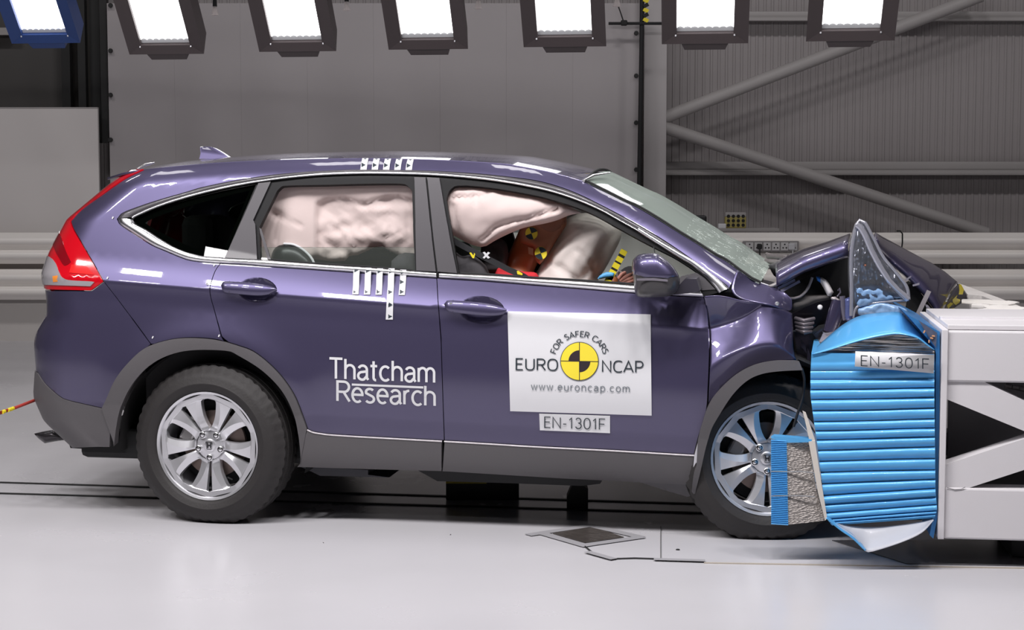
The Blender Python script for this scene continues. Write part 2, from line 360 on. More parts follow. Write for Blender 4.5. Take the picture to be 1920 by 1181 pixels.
# ------------------------------------------------------------------ lamps
def flood_lamp(a, c, body, label):
    wpx = c[0] - a[0]; Y = .36 * FPX / wpx; mid = at((a[0] + c[0]) / 2, (a[1] + c[1]) / 2, Y)
    r = empty('flood_lamp', mid, label=label, cat='lamp', group='flood lamps in a row above the car')
    U = Vector((1, -.15, 0)).normalized(); V = Vector((-.07, -.68, .733)).normalized(); N = U.cross(V).normalized()
    if N.y > 0: N = -N
    def P(u, v_, n): return U * u + V * v_ + N * n
    Wd, Hh, wi, hi = .265, 1.06, .174, 1.0
    q = MB()
    ring = lambda w, b0, t0, n: [P(-w, b0, n), P(w, b0, n), P(w, t0, n), P(-w, t0, n)]
    o1 = ring(Wd, -.062, Hh, .05); i1 = ring(wi, 0, hi, .03); bk = ring(Wd - .03, -.05, Hh, -.16)
    n0 = o1 + i1 + ring(wi, 0, hi, -.01) + bk
    fc = []
    for k in range(4):
        k2 = (k + 1) % 4; fc += [(k, k2, 4 + k2, 4 + k), (4 + k, 4 + k2, 8 + k2, 8 + k), (k2, k, 12 + k, 12 + k2)]
    fc.append((12, 13, 14, 15)); q.add(n0, fc); q.build('housing', body, r)
    g = MB(); nt_ = 8; pts = []
    for k in range(nt_ * 6 + 1):
        u = -wi + 2 * wi * k / (nt_ * 6); pts.append((u, abs(sin(pi * k / 6))))
    vv = []
    for u, s in pts: vv += [P(u, .028 + .014 * s, .004), P(u, hi, .004)]
    g.add(vv, [(2 * k, 2 * k + 2, 2 * k + 3, 2 * k + 1) for k in range(len(pts) - 1)]); g.build('tube_panel', LAMP_GLOW, r)
    g = MB(); g.hexa([P(-wi, .002, .006), P(wi, .002, .006), P(wi, .03, .001), P(-wi, .03, .001), P(-wi, .002, -.005), P(wi, .002, -.005), P(wi, .03, -.008), P(-wi, .03, -.008)])
    g.build('reflector_lip', mat('lamp_reflector', (.8, .82, .84), .3, .3), r)
    g = MB(); g.hexa([P(-.145, -.062, .045), P(.145, -.062, .045), P(.15, -.062, -.10), P(-.15, -.062, -.10), P(-.125, -.125, .03), P(.125, -.125, .03), P(.13, -.125, -.08), P(-.13, -.125, -.08)])
    g.build('foot_bracket', body, r)
    for s in (-1, 1): MB().box(P(s * (wi + .006), -.008, .036), (.010, .010, .012), bev=.002).build('corner_clip', ALLOY, r)
    for s in (-1, 1): MB().bar(P(s * (Wd + .012), .55, -.05), P(s * (Wd + .012), 1.5, -.2), .012, .04).build('yoke_arm', BLACK, r)
LAMPS = [((40, 62), (131, 59), LAMP_BLUE, 'blue flood lamp at the far left of the row'), ((263, 80), (361, 79), LAMP_BODY, 'dark flood lamp beside the blue one, over the tail of the car'),
         ((508, 75), (608, 73), LAMP_BODY, 'third flood lamp from the left, above the rear window'), ((752, 70), (854, 69), LAMP_BODY, 'middle flood lamp of the row, above the roof stripes'),
         ((1007, 65), (1112, 63), LAMP_BODY, 'flood lamp just left of the black pole'), ((1268, 58), (1376.5, 57), LAMP_BODY, 'flood lamp just right of the black pole'),
         ((1540, 53), (1650, 51), LAMP_BODY, 'rightmost flood lamp of the row, in front of the sloping brace tube')]
for L in LAMPS: flood_lamp(*L)
a = at(-200, -10, 13.6); c = at(2100, -14, 11.2)
lb = tag(MB().tube([a, c], .03, 12).build('lighting_bar', BLACK, smooth=40), 'dark hanging bar that carries the row of lamps', 'bar')
SPOTG = cloth(mat('frosted_spot_glass', (.85, .80, .79), .35), .5)
for px_, py_, Y, lab in ((403, 20, 12.5, 'small pale spot lamp between the two lamps over the tail'), (650, 11, 12.2, 'small pale spot lamp left of the middle flood lamp'), (897, 8, 11.8, 'small pale spot lamp right of the middle flood lamp'), (1157, 3, 11.4, 'small pale spot lamp left of the black pole')):
    p = at(px_, py_, Y); r = empty('spot_lamp', p, label=lab, cat='lamp', group='small spot lamps hanging between the flood lamps')
    MB().lathe([(0, .03), (.012, .03), (.015, .01), (.024, -.025), (.027, -.032), (.022, -.03), (0, -.02)], 18, axis='z').build('shade', SPOTG, r, 40)
    MB().lathe([(0, .09), (.014, .085), (.016, .03), (0, .03)], 12, axis='z').build('holder', BLACK, r, 40)
# ------------------------------------------------------------------ small things on and by the wall at right
sh = tag(MB().box((at(1385, 431, 16.4).x, 16.5, at(1385, 431, 16.4).z), (at(1450, 430, 16.4).x - at(1300, 430, 16.4).x, .28, .03), bev=.004).build('wall_shelf', TRIM_M), 'narrow grey shelf on the cladding above the guard rail', 'shelf')
ztop = at(1385, 431, 16.4).z + .015
c = at(1304, 408, 16.45); tag(MB().box((c.x, 16.5, ztop + .06), (.21, .15, .12), bev=.015).build('equipment_case', BLACK_PLASTIC), 'black equipment case on the wall shelf', 'case')
c = at(1354, 428, 16.4); tag(MB().box((c.x, 16.42, ztop + .022), (.075, .06, .044), bev=.006).build('junction_box', WHITE_VINYL), 'tiny white junction box on the wall shelf', 'box')
c = at(1379, 415, 16.45); r = empty('socket_block', (c.x, 16.47, ztop), label='yellow and grey block of round sockets on the wall shelf', cat='socket block')
MB().box((0, 0, .055), (.2, .08, .11), bev=.008).build('block_body', mat('olive_yellow_plastic', (.38, .32, .10), .5), r)
MB().box((0, .0, .13), (.2, .07, .04), bev=.006).build('block_head', TRIM_M, r)
for i in range(4):
    for j in range(3): MB().lathe([(0, -.006), (.014, -.006), (.016, 0), (.016, .004)], 10, c=(-.07 + .047 * i, -.042, .03 + .042 * j)).build('socket', BLACK, r)
c0 = at(1393, 462, 16.1); c1 = at(1498, 463, 16.1); cx = (c0.x + c1.x) / 2
r = empty('power_strip', (cx, 16.12, c0.z), label='long grey power strip of square sockets fixed to the guard rail', cat='power strip')
MB().box((0, 0, 0), (c1.x - c0.x, .035, .10), bev=.006).build('strip_body', mat('grey_strip_plastic', (.23, .22, .22), .5), r)
for k in range(6):
    q = MB().box((-.20 + .082 * k, -.02, 0), (.07, .01, .075), bev=.004)
    for dx, dz in ((0, .02), (-.015, -.012), (.015, -.012)): q.box((-.20 + .082 * k + dx, -.026, dz), (.012, .006, .012), mi=1)
    q.build('socket_plate', [mat('pale_socket_plate', (.5, .49, .49), .5), BLACK], r)
MB().box((-.11, -.04, 0), (.045, .05, .05), bev=.01).tube([(-.11, -.06, -.02), (-.11, -.06, -.12), (-.10, -.05, -.22)], .007, 6).build('plug', BLACK, r)
MB().box((.19, -.04, 0), (.06, .05, .06), bev=.01).tube([(.2, -.05, -.02), (.2, -.05, -.14)], .006, 6).build('plug', mat('pale_plug', (.5, .5, .52), .4), r)
pts = [at(x, y, 16.05) for x, y in ((1681, 433), (1688, 433), (1692, 438), (1692, 455), (1690, 470))]
tag(MB().tube(pts, .007, 6).build('wall_cable', BLACK), 'short black cable hooked over the guard rail behind the hood', 'cable')
# ------------------------------------------------------------------ floor clutter
t = MB()
def fstrip(t, a, c, w, z): a = on_floor(*a); c = on_floor(*c); t.bar((a.x, a.y, z), (c.x, c.y, z), w, .002)
r = empty('taped_floor_patch', on_floor(1105, 1003), label='dark diamond shaped floor patch edged with grey tape', cat='floor patch')
inv = -on_floor(1105, 1003)
d = MB(); d.prism([on_floor(*p) + Vector((0, 0, .002)) + inv for p in ((1036, 1001), (1108.7, 988), (1170, 1008), (1096, 1019))], (0, 0, .002)); d.build('patch_sheet', mat('smoked_patch_sheet', (.075, .065, .06), .25, .1, bump=(30, .3), vary=(14, .5)), r)
for a, c in (((990, 1004.5), (1112, 986)), ((1104, 986), (1203, 1009)), ((1012, 1000), (1102, 1026)), ((1086, 1025), (1205, 1008))):
    t = MB(); A = on_floor(*a) + inv; B = on_floor(*c) + inv; t.bar((A.x, A.y, .0042 + .0006 * random.random()), (B.x, B.y, .0046), .05, .001); t.build('tape_strip', TAPE, r)
r = empty('floor_cable', on_floor(1160, 1050), label='thin dark cable taped to the floor below the diamond patch', cat='cable')
inv = -on_floor(1160, 1050)
MB().tube([on_floor(*p) + inv + Vector((0, 0, .004)) for p in ((1097, 1026), (1109, 1036), (1130, 1046), (1156, 1049), (1190, 1048), (1222, 1049), (1320, 1055))], .0035, 6).build('wire', BLACK, r)
for a, c in (((1101, 1037), (1151, 1051)), ((1226, 1051), (1322, 1054))):
    t = MB(); A = on_floor(*a) + inv; B = on_floor(*c) + inv; t.bar((A.x, A.y, .0075), (B.x, B.y, .0075), .036, .0008); t.build('tape_strip', TAPE, r)
p = on_floor(1271, 1031); tag(MB().lathe([(0, .004), (.007, .004), (.01, 0)], 12, axis='z', c=p).build('black_floor_stud', BLACK), 'tiny black stud on the floor near the front wheel', 'stud')
for px_, py_ in ((608, 1018), (845, 1003)):
    p = on_floor(px_, py_); tag(MB().add([p + Vector((random.uniform(-.006, .006), random.uniform(-.006, .006), z)) for z in (0, .0, .0, .006)], [(0, 1, 2), (0, 1, 3), (1, 2, 3), (2, 0, 3)]).build('debris_chip', BLACK), 'tiny dark chip of debris on the pale floor' if px_ < 700 else 'tiny dark chip of debris below the rear door', 'debris')
# things under the car
a = on_floor(905, 933); tag(MB().box((a.x, a.y, .075), (.36, .12, .15), bev=.004).box((a.x - .08, a.y - .061, .10), (.2, .004, .035), mi=1).build('tow_trolley', [BLACK, mat('dim_yellow_print', (.35, .27, .02), .6)]), 'dark tow trolley with yellow markings under the car', 'trolley')
a = on_floor(1085, 955); tag(MB().prism([a + Vector((x, 0, z)) for x, z in ((-.055, 0), (.045, 0), (.045, .10), (.01, .12), (-.03, .12), (-.055, .06))], (0, .08, 0)).build('track_stop', BLACK), 'black track stop standing on the floor under the front door', 'block')
# ------------------------------------------------------------------ the car: flank surface
CAR = empty('crashed_car', O_CAR, -YAW, label='violet blue estate car crumpled against a blue deformable barrier', cat='car')
MIDY = .91
def lerp_tab(tab, x):
    if x <= tab[0][0]: (a, b), (c, d) = tab[0], tab[1]
    elif x >= tab[-1][0]: (a, b), (c, d) = tab[-2], tab[-1]
    else:
        for i in range(len(tab) - 1):
            if tab[i][0] <= x <= tab[i + 1][0]: (a, b), (c, d) = tab[i], tab[i + 1]; break
    return b + (d - b) * (x - a) / (c - a)
def cr_tab(tab, x):
    """smooth (Catmull-Rom style hermite) table lookup"""
    n = len(tab)
    if x <= tab[0][0] or x >= tab[-1][0]: return lerp_tab(tab, x)
    i = max(k for k in range(n - 1) if tab[k][0] <= x)
    def sl(k):
        a = tab[max(k - 1, 0)]; b = tab[min(k + 1, n - 1)]; return (b[1] - a[1]) / (b[0] - a[0])
    (x0, y0), (x1, y1) = tab[i], tab[i + 1]; h = x1 - x0; t = (x - x0) / h
    return y0 * (2 * t ** 3 - 3 * t * t + 1) + sl(i) * h * (t ** 3 - 2 * t * t + t) + y1 * (3 * t * t - 2 * t ** 3) + sl(i + 1) * h * (t ** 3 - t * t)
RC = .25                                                       # rear corner radius in plan
XR = [(.25, -.70), (.337, -.80), (.432, -.91), (.544, -.955), (.68, -.93), (.80, -.935), (.85, -.925), (.94, -.868), (1.0, -.868), (1.139, -.885), (1.228, -.872), (1.385, -.80), (1.508, -.655), (1.60, -.545), (1.70, -.40)]
def xr(z): return lerp_tab(XR, z)
TX = [(-.9, 1.56), (-.53, 1.606), (-.376, 1.626), (-.017, 1.655), (.218, 1.664), (.72, 1.677), (1.132, 1.666), (1.327, 1.652), (1.554, 1.611), (1.7, 1.568), (1.941, 1.459), (2.209, 1.296), (2.394, 1.178), (2.5, 1.11)]
def zT(x): return cr_tab(TX, x)
def z_crease(x): return 1.078 - .0655 * x
def z_low(x): return .532 - .031 * x
ARCH = ((0.0, .37), (2.53, .37))
def prof(x, z):
    zc = z_crease(x); zb = 1.2 - .053 * x; zl = z_low(x)
    K = [(.20, .115, -.6), (.275 - .013 * x, .075, -.5), (.455 - .037 * x, .040, -.12), (zl - .006, .034, -.10), (zl + .010, .030, -.18), (.72 - .03 * x, .004, -.03), (zc - .095, .0125, .085), (zc - .012, .0105, -.11), (zc + .010, .0115, .58), (zb, .061, .31), (1.8, .061 + .31 * (1.8 - zb), .31)]
    if z <= K[0][0]: y = K[0][1] + K[0][2] * (z - K[0][0])
    elif z >= K[-1][0]: y = K[-1][1]
    else:
        i = max(k for k in range(len(K) - 1) if K[k][0] <= z)
        (z0, y0, s0), (z1, y1, s1) = K[i], K[i + 1]; h = z1 - z0; t = (z - z0) / h
        y = y0 * (2 * t ** 3 - 3 * t * t + 1) + s0 * h * (t ** 3 - 2 * t * t + t) + y1 * (3 * t * t - 2 * t ** 3) + s1 * h * (t ** 3 - t * t)
    e = .085 - (zT(x) - z)
    if e > 0: y += e * e * 7
    for ax, az in ARCH[:1]:                                    # swelling over the rear wheel
        d = sqrt((x - ax) ** 2 + (z - az) ** 2) - .47
        if z < zc: y -= .020 * math.exp(-(d / .10) ** 2) * min(1, (zc - z) / .12)
    y += .035 * max(0, (-.2 - x)) ** 1.5                        # tail narrows in plan
    return y
def surf(w, z, off=0):
    """w = distance along the flank measured from the start of the rear corner; negative wraps round the tail"""
    x0 = xr(z)
    if w >= 0: x = x0 + RC + w; return Vector((x, prof(x, z), z))
    ph = -w / RC
    if ph <= pi / 2:
        x = x0 + RC - RC * sin(ph); return Vector((x, prof(x0 + RC, z) + RC * (1 - cos(ph)), z))
    y = prof(x0 + RC, z) + RC + (-w - RC * pi / 2)
    return Vector((x0 - .04 * (1 - ((MIDY - y) / (MIDY - RC)) ** 2), y, z))
def x2w(x, z):
    d = x - xr(z)
    if d >= RC: return d - RC
    return -RC * math.asin(max(0, min(1, (RC - d) / RC)))
def Sy(x, z): return surf(x2w(x, z), z).y
def hit(px, py, off=0.0):
    """pixel -> point (w, z) on the near flank"""
    r = cray(px, py); best = None; prev = None
    N = 60; y0, y1 = -.06, .52
    f = lambda t: (lambda p: p.y - Sy(p.x, p.z) + off if p.x > xr(p.z) else -(xr(p.z) - p.x) - .02)(R0 + r * t)
    t0 = (y0 - R0.y) / r.y; t1 = (y1 - R0.y) / r.y; pt = t0; pv = f(t0); bt, bv = pt, pv
    for i in range(1, N + 1):
        t = t0 + (t1 - t0) * i / N; v = f(t)
        if v > bv: bt, bv = t, v
        if v >= 0:
            a, b = pt, t
            for _ in range(24):
                m = (a + b) / 2
                if f(m) >= 0: b = m
                else: a = m
            bt = b; break
        pt = t
    p = R0 + r * bt; return (x2w(p.x, p.z), p.z)
HC = {}
def hitc(px, py):
    k = (round(px, 2), round(py, 2))
    if k not in HC: HC[k] = hit(px, py)
    return HC[k]
def normal(w, z):
    e = .0015; a = surf(w + e, z) - surf(w - e, z); b = surf(w, z + e) - surf(w, z - e); n = a.cross(b)
    if n.length == 0: return Vector((0, -1, 0))
    n.normalize(); return n if n.y < 0 or (abs(n.y) < .3 and n.x < 0) or w < -RC * 1.2 and n.x < 0 else -n
def pip(p, poly):
    c = False; x, y = p; j = len(poly) - 1
    for i in range(len(poly)):
        xi, yi = poly[i]; xj, yj = poly[j]
        if (yi > y) != (yj > y) and x < (xj - xi) * (y - yi) / (yj - yi) + xi: c = not c
        j = i
    return c
def seg_d(p, a, b):
    ax, ay = a; bx, by = b; dx, dy = bx - ax, by - ay; L = dx * dx + dy * dy
    t = 0 if L == 0 else max(0, min(1, ((p[0] - ax) * dx + (p[1] - ay) * dy) / L))
    return sqrt((p[0] - ax - t * dx) ** 2 + (p[1] - ay - t * dy) ** 2)
def dens(poly, s, closed=True):
    out = []; n = len(poly)
    for i in range(n if closed else n - 1):
        a = poly[i]; b = poly[(i + 1) % n]; k = max(1, int(sqrt((a[0] - b[0]) ** 2 + (a[1] - b[1]) ** 2) / s))
        out += [(a[0] + (b[0] - a[0]) * t / k, a[1] + (b[1] - a[1]) * t / k) for t in range(k)]
    if not closed: out.append(poly[-1])
    return out
def dedupe(p, e=.0012):
    o = []
    for q in p:
        if not o or abs(q[0] - o[-1][0]) + abs(q[1] - o[-1][1]) > e: o.append(q)
    if len(o) > 1 and abs(o[0][0] - o[-1][0]) + abs(o[0][1] - o[-1][1]) <= e: o.pop()
    return o
def inset_poly(p, d):
    A = sum(p[i][0] * p[(i + 1) % len(p)][1] - p[(i + 1) % len(p)][0] * p[i][1] for i in range(len(p)))
    s = 1 if A > 0 else -1; o = []
    for i in range(len(p)):
        a, b, c = Vector(p[i - 1]), Vector(p[i]), Vector(p[(i + 1) % len(p)])
        n1 = (b - a); n1 = Vector((-n1.y, n1.x)).normalized() * s; n2 = (c - b); n2 = Vector((-n2.y, n2.x)).normalized() * s
        n = n1 + n2
        if n.length < .3: n = n1
        n.normalize(); o.append(tuple(b + n * d / max(.5, n.dot(n1))))
    return o
def to_wz(pts):
    o = []; n = len(pts); isw = lambda p: len(p) > 2 and p[2] == 'w'
    for i in range(n):
        p = pts[i]; q = pts[(i + 1) % n]
        if isw(p): o.append((p[0], p[1])); continue
        if isw(q): o.append(hitc(*p[:2])); continue
        k = max(1, int(sqrt((p[0] - q[0]) ** 2 + (p[1] - q[1]) ** 2) / 9))
        o += [hitc(p[0] + (q[0] - p[0]) * t / k, p[1] + (q[1] - p[1]) * t / k) for t in range(k)]
    return o
def conform(name, outer, m, parent, holes=(), off=0.0, shrink=.0018, thick=.02, sp=.035, fn=None, mirror=False, crease=True):
    """panel lying on the flank: outline pixels -> flank surface; the edge is folded inwards"""
    po = dedupe(dens(inset_poly(dedupe(to_wz(outer)), shrink), .022)); ph = [dedupe(dens(inset_poly(dedupe(to_wz(h)), -shrink), .022)) for h in holes]
    pts = list(po); ed = [(i, (i + 1) % len(po)) for i in range(len(po))]
    for h in ph: n = len(pts); pts += h; ed += [(n + i, n + (i + 1) % len(h)) for i in range(len(h))]
    nb = len(pts); segs = [(pts[a], pts[b]) for a, b in ed]
    w0 = min(p[0] for p in po); w1 = max(p[0] for p in po); z0 = min(p[1] for p in po); z1 = max(p[1] for p in po)
    cand = []
    for i in range(int((w1 - w0) / sp) + 2):
        w = w0 + i * sp
        rows = [z0 + j * sp + (sp / 2 if i % 2 else 0) for j in range(int((z1 - z0) / sp) + 2)]
        if crease and w > -.05:
            x = w + RC - .88
            zc = z_crease(x)
            rows = [r for r in rows if abs(r - zc) > .020] + [zc - .013, zc, zc + .012]
            zl = z_low(x); rows = [r for r in rows if abs(r - zl) > .016] + [zl - .007, zl + .011]
        cand += [(w, r) for r in rows]
    for c in cand:
        if pip(c, po) and not any(pip(c, h) for h in ph) and all(seg_d(c, a, b) > .009 for a, b in segs if abs(a[0] - c[0]) < .05 and abs(a[1] - c[1]) < .05): pts.append(c)
    V, _, F, *_ = delaunay_2d_cdt([Vector(p) for p in pts], ed, [], 0, 1e-6)
    fl = []
    for f in F:
        c = (sum(V[i].x for i in f) / 3, sum(V[i].y for i in f) / 3)
        if pip(c, po) and not any(pip(c, h) for h in ph): fl.append(f)
    pos = []; nor = []
    for v in V:
        p = surf(v.x, v.y); n = normal(v.x, v.y)
        o_ = off + (fn(p.x, p.z) if fn else 0)
        pos.append(p + n * o_); nor.append(n)
    if fn:                                                     # refresh normals from the displaced surface
        for i, v in enumerate(V):
            q = lambda w, z: (lambda p: p + normal(w, z) * (off + fn(p.x, p.z)))(surf(w, z))
            e = .002; n = (q(v.x + e, v.y) - q(v.x - e, v.y)).cross(q(v.x, v.y + e) - q(v.x, v.y - e)).normalized(); nor[i] = n if n.dot(nor[i]) > 0 else -n
    verts = list(pos); nrm = list(nor); faces = []
    for f in fl:
        a, b, c = (pos[i] for i in f); faces.append(tuple(f) if (b - a).cross(c - a).dot(nor[f[0]]) > 0 else tuple(f[::-1]))
    nf = len(faces)
    if thick:                                                  # folded edge
        cnt = {}
        for f in faces:
            for i in range(3): e = (f[i], f[(i + 1) % 3]); cnt[e] = 1
        for (a, b) in list(cnt):
            if (b, a) not in cnt:
                n = len(verts); ia = pos[a] - nor[a] * thick; ib = pos[b] - nor[b] * thick
                verts += [pos[a], pos[b], ib, ia]; q = (pos[b] - pos[a]).cross(ib - pos[b]).normalized(); nrm += [-q] * 4
                faces.append((n, n + 3, n + 2, n + 1))
    if mirror:
        verts = [Vector((p.x, 2 * MIDY - p.y, p.z)) for p in verts]; nrm = [Vector((n.x, -n.y, n.z)) for n in nrm]; faces = [f[::-1] for f in faces]
    me = bpy.data.meshes.new(name); me.from_pydata([tuple(v) for v in verts], [], faces); me.update()
    o = link(name, me, m, parent, True); me.normals_split_custom_set_from_vertices([tuple(n) for n in nrm]); return o
def P3(px, py, off=0): w, z = hitc(px, py); return surf(w, z) + normal(w, z) * off
def molding(name, A, B, m, parent, bulge=.006, off=.002, n=6, sub=None):
    """rounded strip between two pixel curves on the flank"""
    N = max(8, int(max(len(A), len(B)) * 2.2))
    def rs(c):
        L = [0]
        for a, b in zip(c, c[1:]): L.append(L[-1] + sqrt((a[0] - b[0]) ** 2 + (a[1] - b[1]) ** 2))
        o = []
        for k in range(N):
            s = L[-1] * k / (N - 1); i = max(j for j in range(len(L) - 1) if L[j] <= s + 1e-9); t = (s - L[i]) / max(1e-9, L[i + 1] - L[i]); o.append((c[i][0] + (c[i + 1][0] - c[i][0]) * t, c[i][1] + (c[i + 1][1] - c[i][1]) * t))
        return o
    A, B = rs(A), rs(B); v = []; f = []
    for a, b in zip(A, B):
        wa, wb = hitc(*a), hitc(*b)
        for k in range(n + 1):
            t = k / n; w = wa[0] + (wb[0] - wa[0]) * t; z = wa[1] + (wb[1] - wa[1]) * t
            v.append(surf(w, z) + normal(w, z) * (off + bulge * sqrt(max(0, 1 - (2 * t - 1) ** 2)) - (.004 if k in (0, n) else 0)))
    for i in range(N - 1):
        for k in range(n): f.append((i * (n + 1) + k, i * (n + 1) + k + 1, (i + 1) * (n + 1) + k + 1, (i + 1) * (n + 1) + k))
    me = bpy.data.meshes.new(name); me.from_pydata([tuple(q) for q in v], [], f); me.update(); o = link(name, me, m, parent, True)
    if sum(p.normal.y for p in me.polygons) > 0: me.flip_normals()
    return o
# ------------------------------------------------------------------ outlines measured on the photograph
C = spl
TRIM_UP = C([(220, 410), (227, 401), (247, 392), (294, 376), (353, 359), (376, 352), (434, 340), (500, 329.5), (560, 323.5), (620, 320), (680, 318.5), (740, 319), (800, 320.5), (862, 323.5), (925, 328.5), (1000, 338), (1047, 350), (1087.5, 365.6), (1125, 384), (1156, 400), (1187.5, 417), (1234, 444), (1281, 475), (1322, 505), (1353, 528), (1368, 540)])
QT_LOW = C([(220, 410), (223.5, 418.5), (228, 423), (250, 437.5), (284, 459), (309, 470), (340, 483), (356, 488), (380, 491.4), (413, 494)])
CH_UP = C([(249, 411), (252, 408), (262.5, 403), (294, 389.5), (340.6, 374), (387.5, 361.4), (434, 351), (481, 342.6), (526, 336.5), (570, 331.8), (614, 328.5), (680, 326.5), (740, 327), (800, 328.6), (862, 333), (925, 339.5), (987, 350), (1034, 360.6), (1081, 376), (1125, 395), (1156, 412), (1197, 435), (1234, 457), (1275, 481), (1298, 493), (1325, 517), (1346, 541)])
GL_LOW = C([(249, 412), (253, 419), (275, 431), (301, 448), (325, 462), (341, 469), (356, 474), (387, 480.5), (420, 482.5)])
BELT_T = C([(421, 483.5), (483, 486.5), (504, 487.5), (590, 494.6), (700, 502), (779, 508), (819, 511), (859, 513.5), (930, 517), (1000, 522), (1094, 527.5), (1186, 534), (1260, 540), (1312, 544)])
BELT_B = C([(413, 494), (460, 496.5), (497, 499.5), (590, 505.5), (700, 513), (780, 518.5), (819, 521), (900, 526), (1000, 534), (1100, 542), (1186, 549), (1260, 553), (1319, 556)])
T_PX = C([(272, 317.6), (325, 312), (409, 305), (501, 300.5), (611, 297.5), (697, 296.5), (734, 297), (803, 299), (862, 301.5), (941, 306.5), (972, 311), (1034, 323), (1089, 338), (1128, 356), (1172, 378), (1194, 387.5), (1234, 411), (1273, 436), (1306, 456), (1337.5, 476.6), (1361, 489), (1384, 506)])
R_GAP = C([(413, 494), (403, 509), (394, 537.5), (395, 556), (401.5, 580), (407, 600), (415.6, 631), (420, 641)])
ARCH_O = C([(192, 765), (201, 746), (216, 713), (238.5, 683), (272, 653), (313, 638), (354, 633), (402.5, 636), (447, 647.6), (481, 662), (522, 698), (551.6, 739), (570, 784), (577, 804)])
ARCH_I = C([(216, 836), (223.6, 780), (238.5, 739), (261, 705), (291, 679), (328, 662.5), (369, 656), (425, 657.6), (447, 666), (492, 694), (529, 731.5), (551.6, 776), (561, 821), (565, 870)])
BUMP_GAP = [(195, 528), (220, 560), (250, 600), (283, 645)]
LAMP_IN = C([(195, 528), (173, 489), (152, 453), (138, 429), (133, 415, 1), (152, 394), (190, 367), (217, 348), (238, 334), (272, 317.6)])
CLAD_T = C([(192, 765), (160, 758), (127, 750), (112, 743), (86, 720), (71, 698)])
D_GAP = [(819, 521), (821, 560), (827, 636), (831, 763), (833.3, 825.5)]
D_FRONT = C([(1319, 556), (1326, 585), (1329, 623.5), (1330, 661.6), (1327.6, 725), (1324, 771), (1311, 814), (1302, 851)])
SILL_T1 = C([(577, 804), (585, 808), (600, 811), (641.6, 815), (829.5, 825.4)]); SILL_T2 = [(833.3, 825.5), (920, 830.5), (1000, 835.6), (1148.6, 843), (1302, 852)]
SILL_B1 = [(557.7, 874), (700, 878.5), (829.5, 882)]; SILL_B2 = [(829.5, 882), (1055, 895.5), (1296, 907)]
W_END = -RC * pi / 2 - .42
def wr(z, w=W_END): return (w, z, 'w')
zA = hitc(71, 698)[1]; zB = hitc(84, 543)[1]; zC = hitc(123, 826)[1]
def seg(c, a, b):
    """slice of a pixel curve between x = a and x = b (keeps order)"""
    return [p for p in c if min(a, b) - .5 <= p[0] <= max(a, b) + .5]
# ---- painted flank panels
body = conform('body_side_panel', T_PX + [(1384, 506), (1364, 548)] + TRIM_UP[::-1][1:] + QT_LOW + R_GAP[1:] + [p for p in ARCH_O[::-1] if 286 <= p[0] <= 416] + BUMP_GAP[::-1] + LAMP_IN[1:], PAINT, CAR)
def ell(cx, cy_, rx, ry, n=28, rot=0.0): return [(cx + rx * cos(2 * pi * k / n) * cos(rot) - ry * sin(2 * pi * k / n) * sin(rot), cy_ + rx * cos(2 * pi * k / n) * sin(rot) + ry * sin(2 * pi * k / n) * cos(rot)) for k in range(n)]
BOWL_R = ell(482, 543.5, 37, 23, rot=.05); BOWL_F = ell(903, 581, 43, 25.5, rot=.07)
rear_door = conform('rear_door', seg(BELT_B, 413, 819) + D_GAP[1:] + SILL_T1[::-1][1:] + [p for p in ARCH_O[::-1] if 424 <= p[0] < 576] + R_GAP[::-1][1:], PAINT, CAR, holes=(BOWL_R,))
front_door = conform('front_door', D_GAP[:1] + seg(BELT_B, 823, 1319) + D_FRONT + SILL_T2[::-1] + D_GAP[::-1][1:-1], PAINT, CAR, holes=(BOWL_F,), fn=lambda x, z: -.030 * max(0, 1 - sqrt(((x - 2.10) / .16) ** 2 + ((z - 1.05) / .085) ** 2)) ** 1.3 - .012 * max(0, 1 - sqrt(((x - 2.24) / .07) ** 2 + ((z - 1.02) / .2) ** 2)))
bumper = conform('rear_bumper', BUMP_GAP + [p for p in ARCH_O[::-1] if 192 <= p[0] <= 282] + CLAD_T + [wr(zA), wr(zB), (90, 545), (172, 545)], PAINT, CAR)
clad = conform('rear_bumper_cladding', CLAD_T[::-1] + [(192, 765), (201, 748), (209, 790), (207, 838), (186, 838), (128.6, 839), (112, 822), wr(zC + .02), wr(zA)], GREY_TRIM, CAR, off=.004)
tail = conform('tailgate_panel', [wr(zB + .005, -RC * pi / 2 - .02), wr(1.60, -RC * pi / 2 - .05), wr(1.60), wr(zB + .005)], PAINT, CAR, off=-.012, crease=False)
def band(name, a, b, m, **k): return conform(name, a + b[::-1], m, CAR, **k)
arch = band('rear_arch_trim', ARCH_O, ARCH_I, GREY_TRIM, off=.010, thick=.05)
s1 = conform('side_sill_cladding', SILL_T1 + SILL_B1[::-1] + [(563, 868), (566, 830)], GREY_TRIM, CAR, off=.008, thick=.04)
s2 = conform('side_sill_cladding', SILL_T2 + SILL_B2[::-1], GREY_TRIM, CAR, off=.008, thick=.04)
for A in (SILL_T1, SILL_T2): molding('sill_bright_edge', A, [(p[0], p[1] + 3) for p in A], mat('worn_trim_edge', (.55, .52, .53), .3, .5), s1 if A is SILL_T1 else s2, .003, .008)
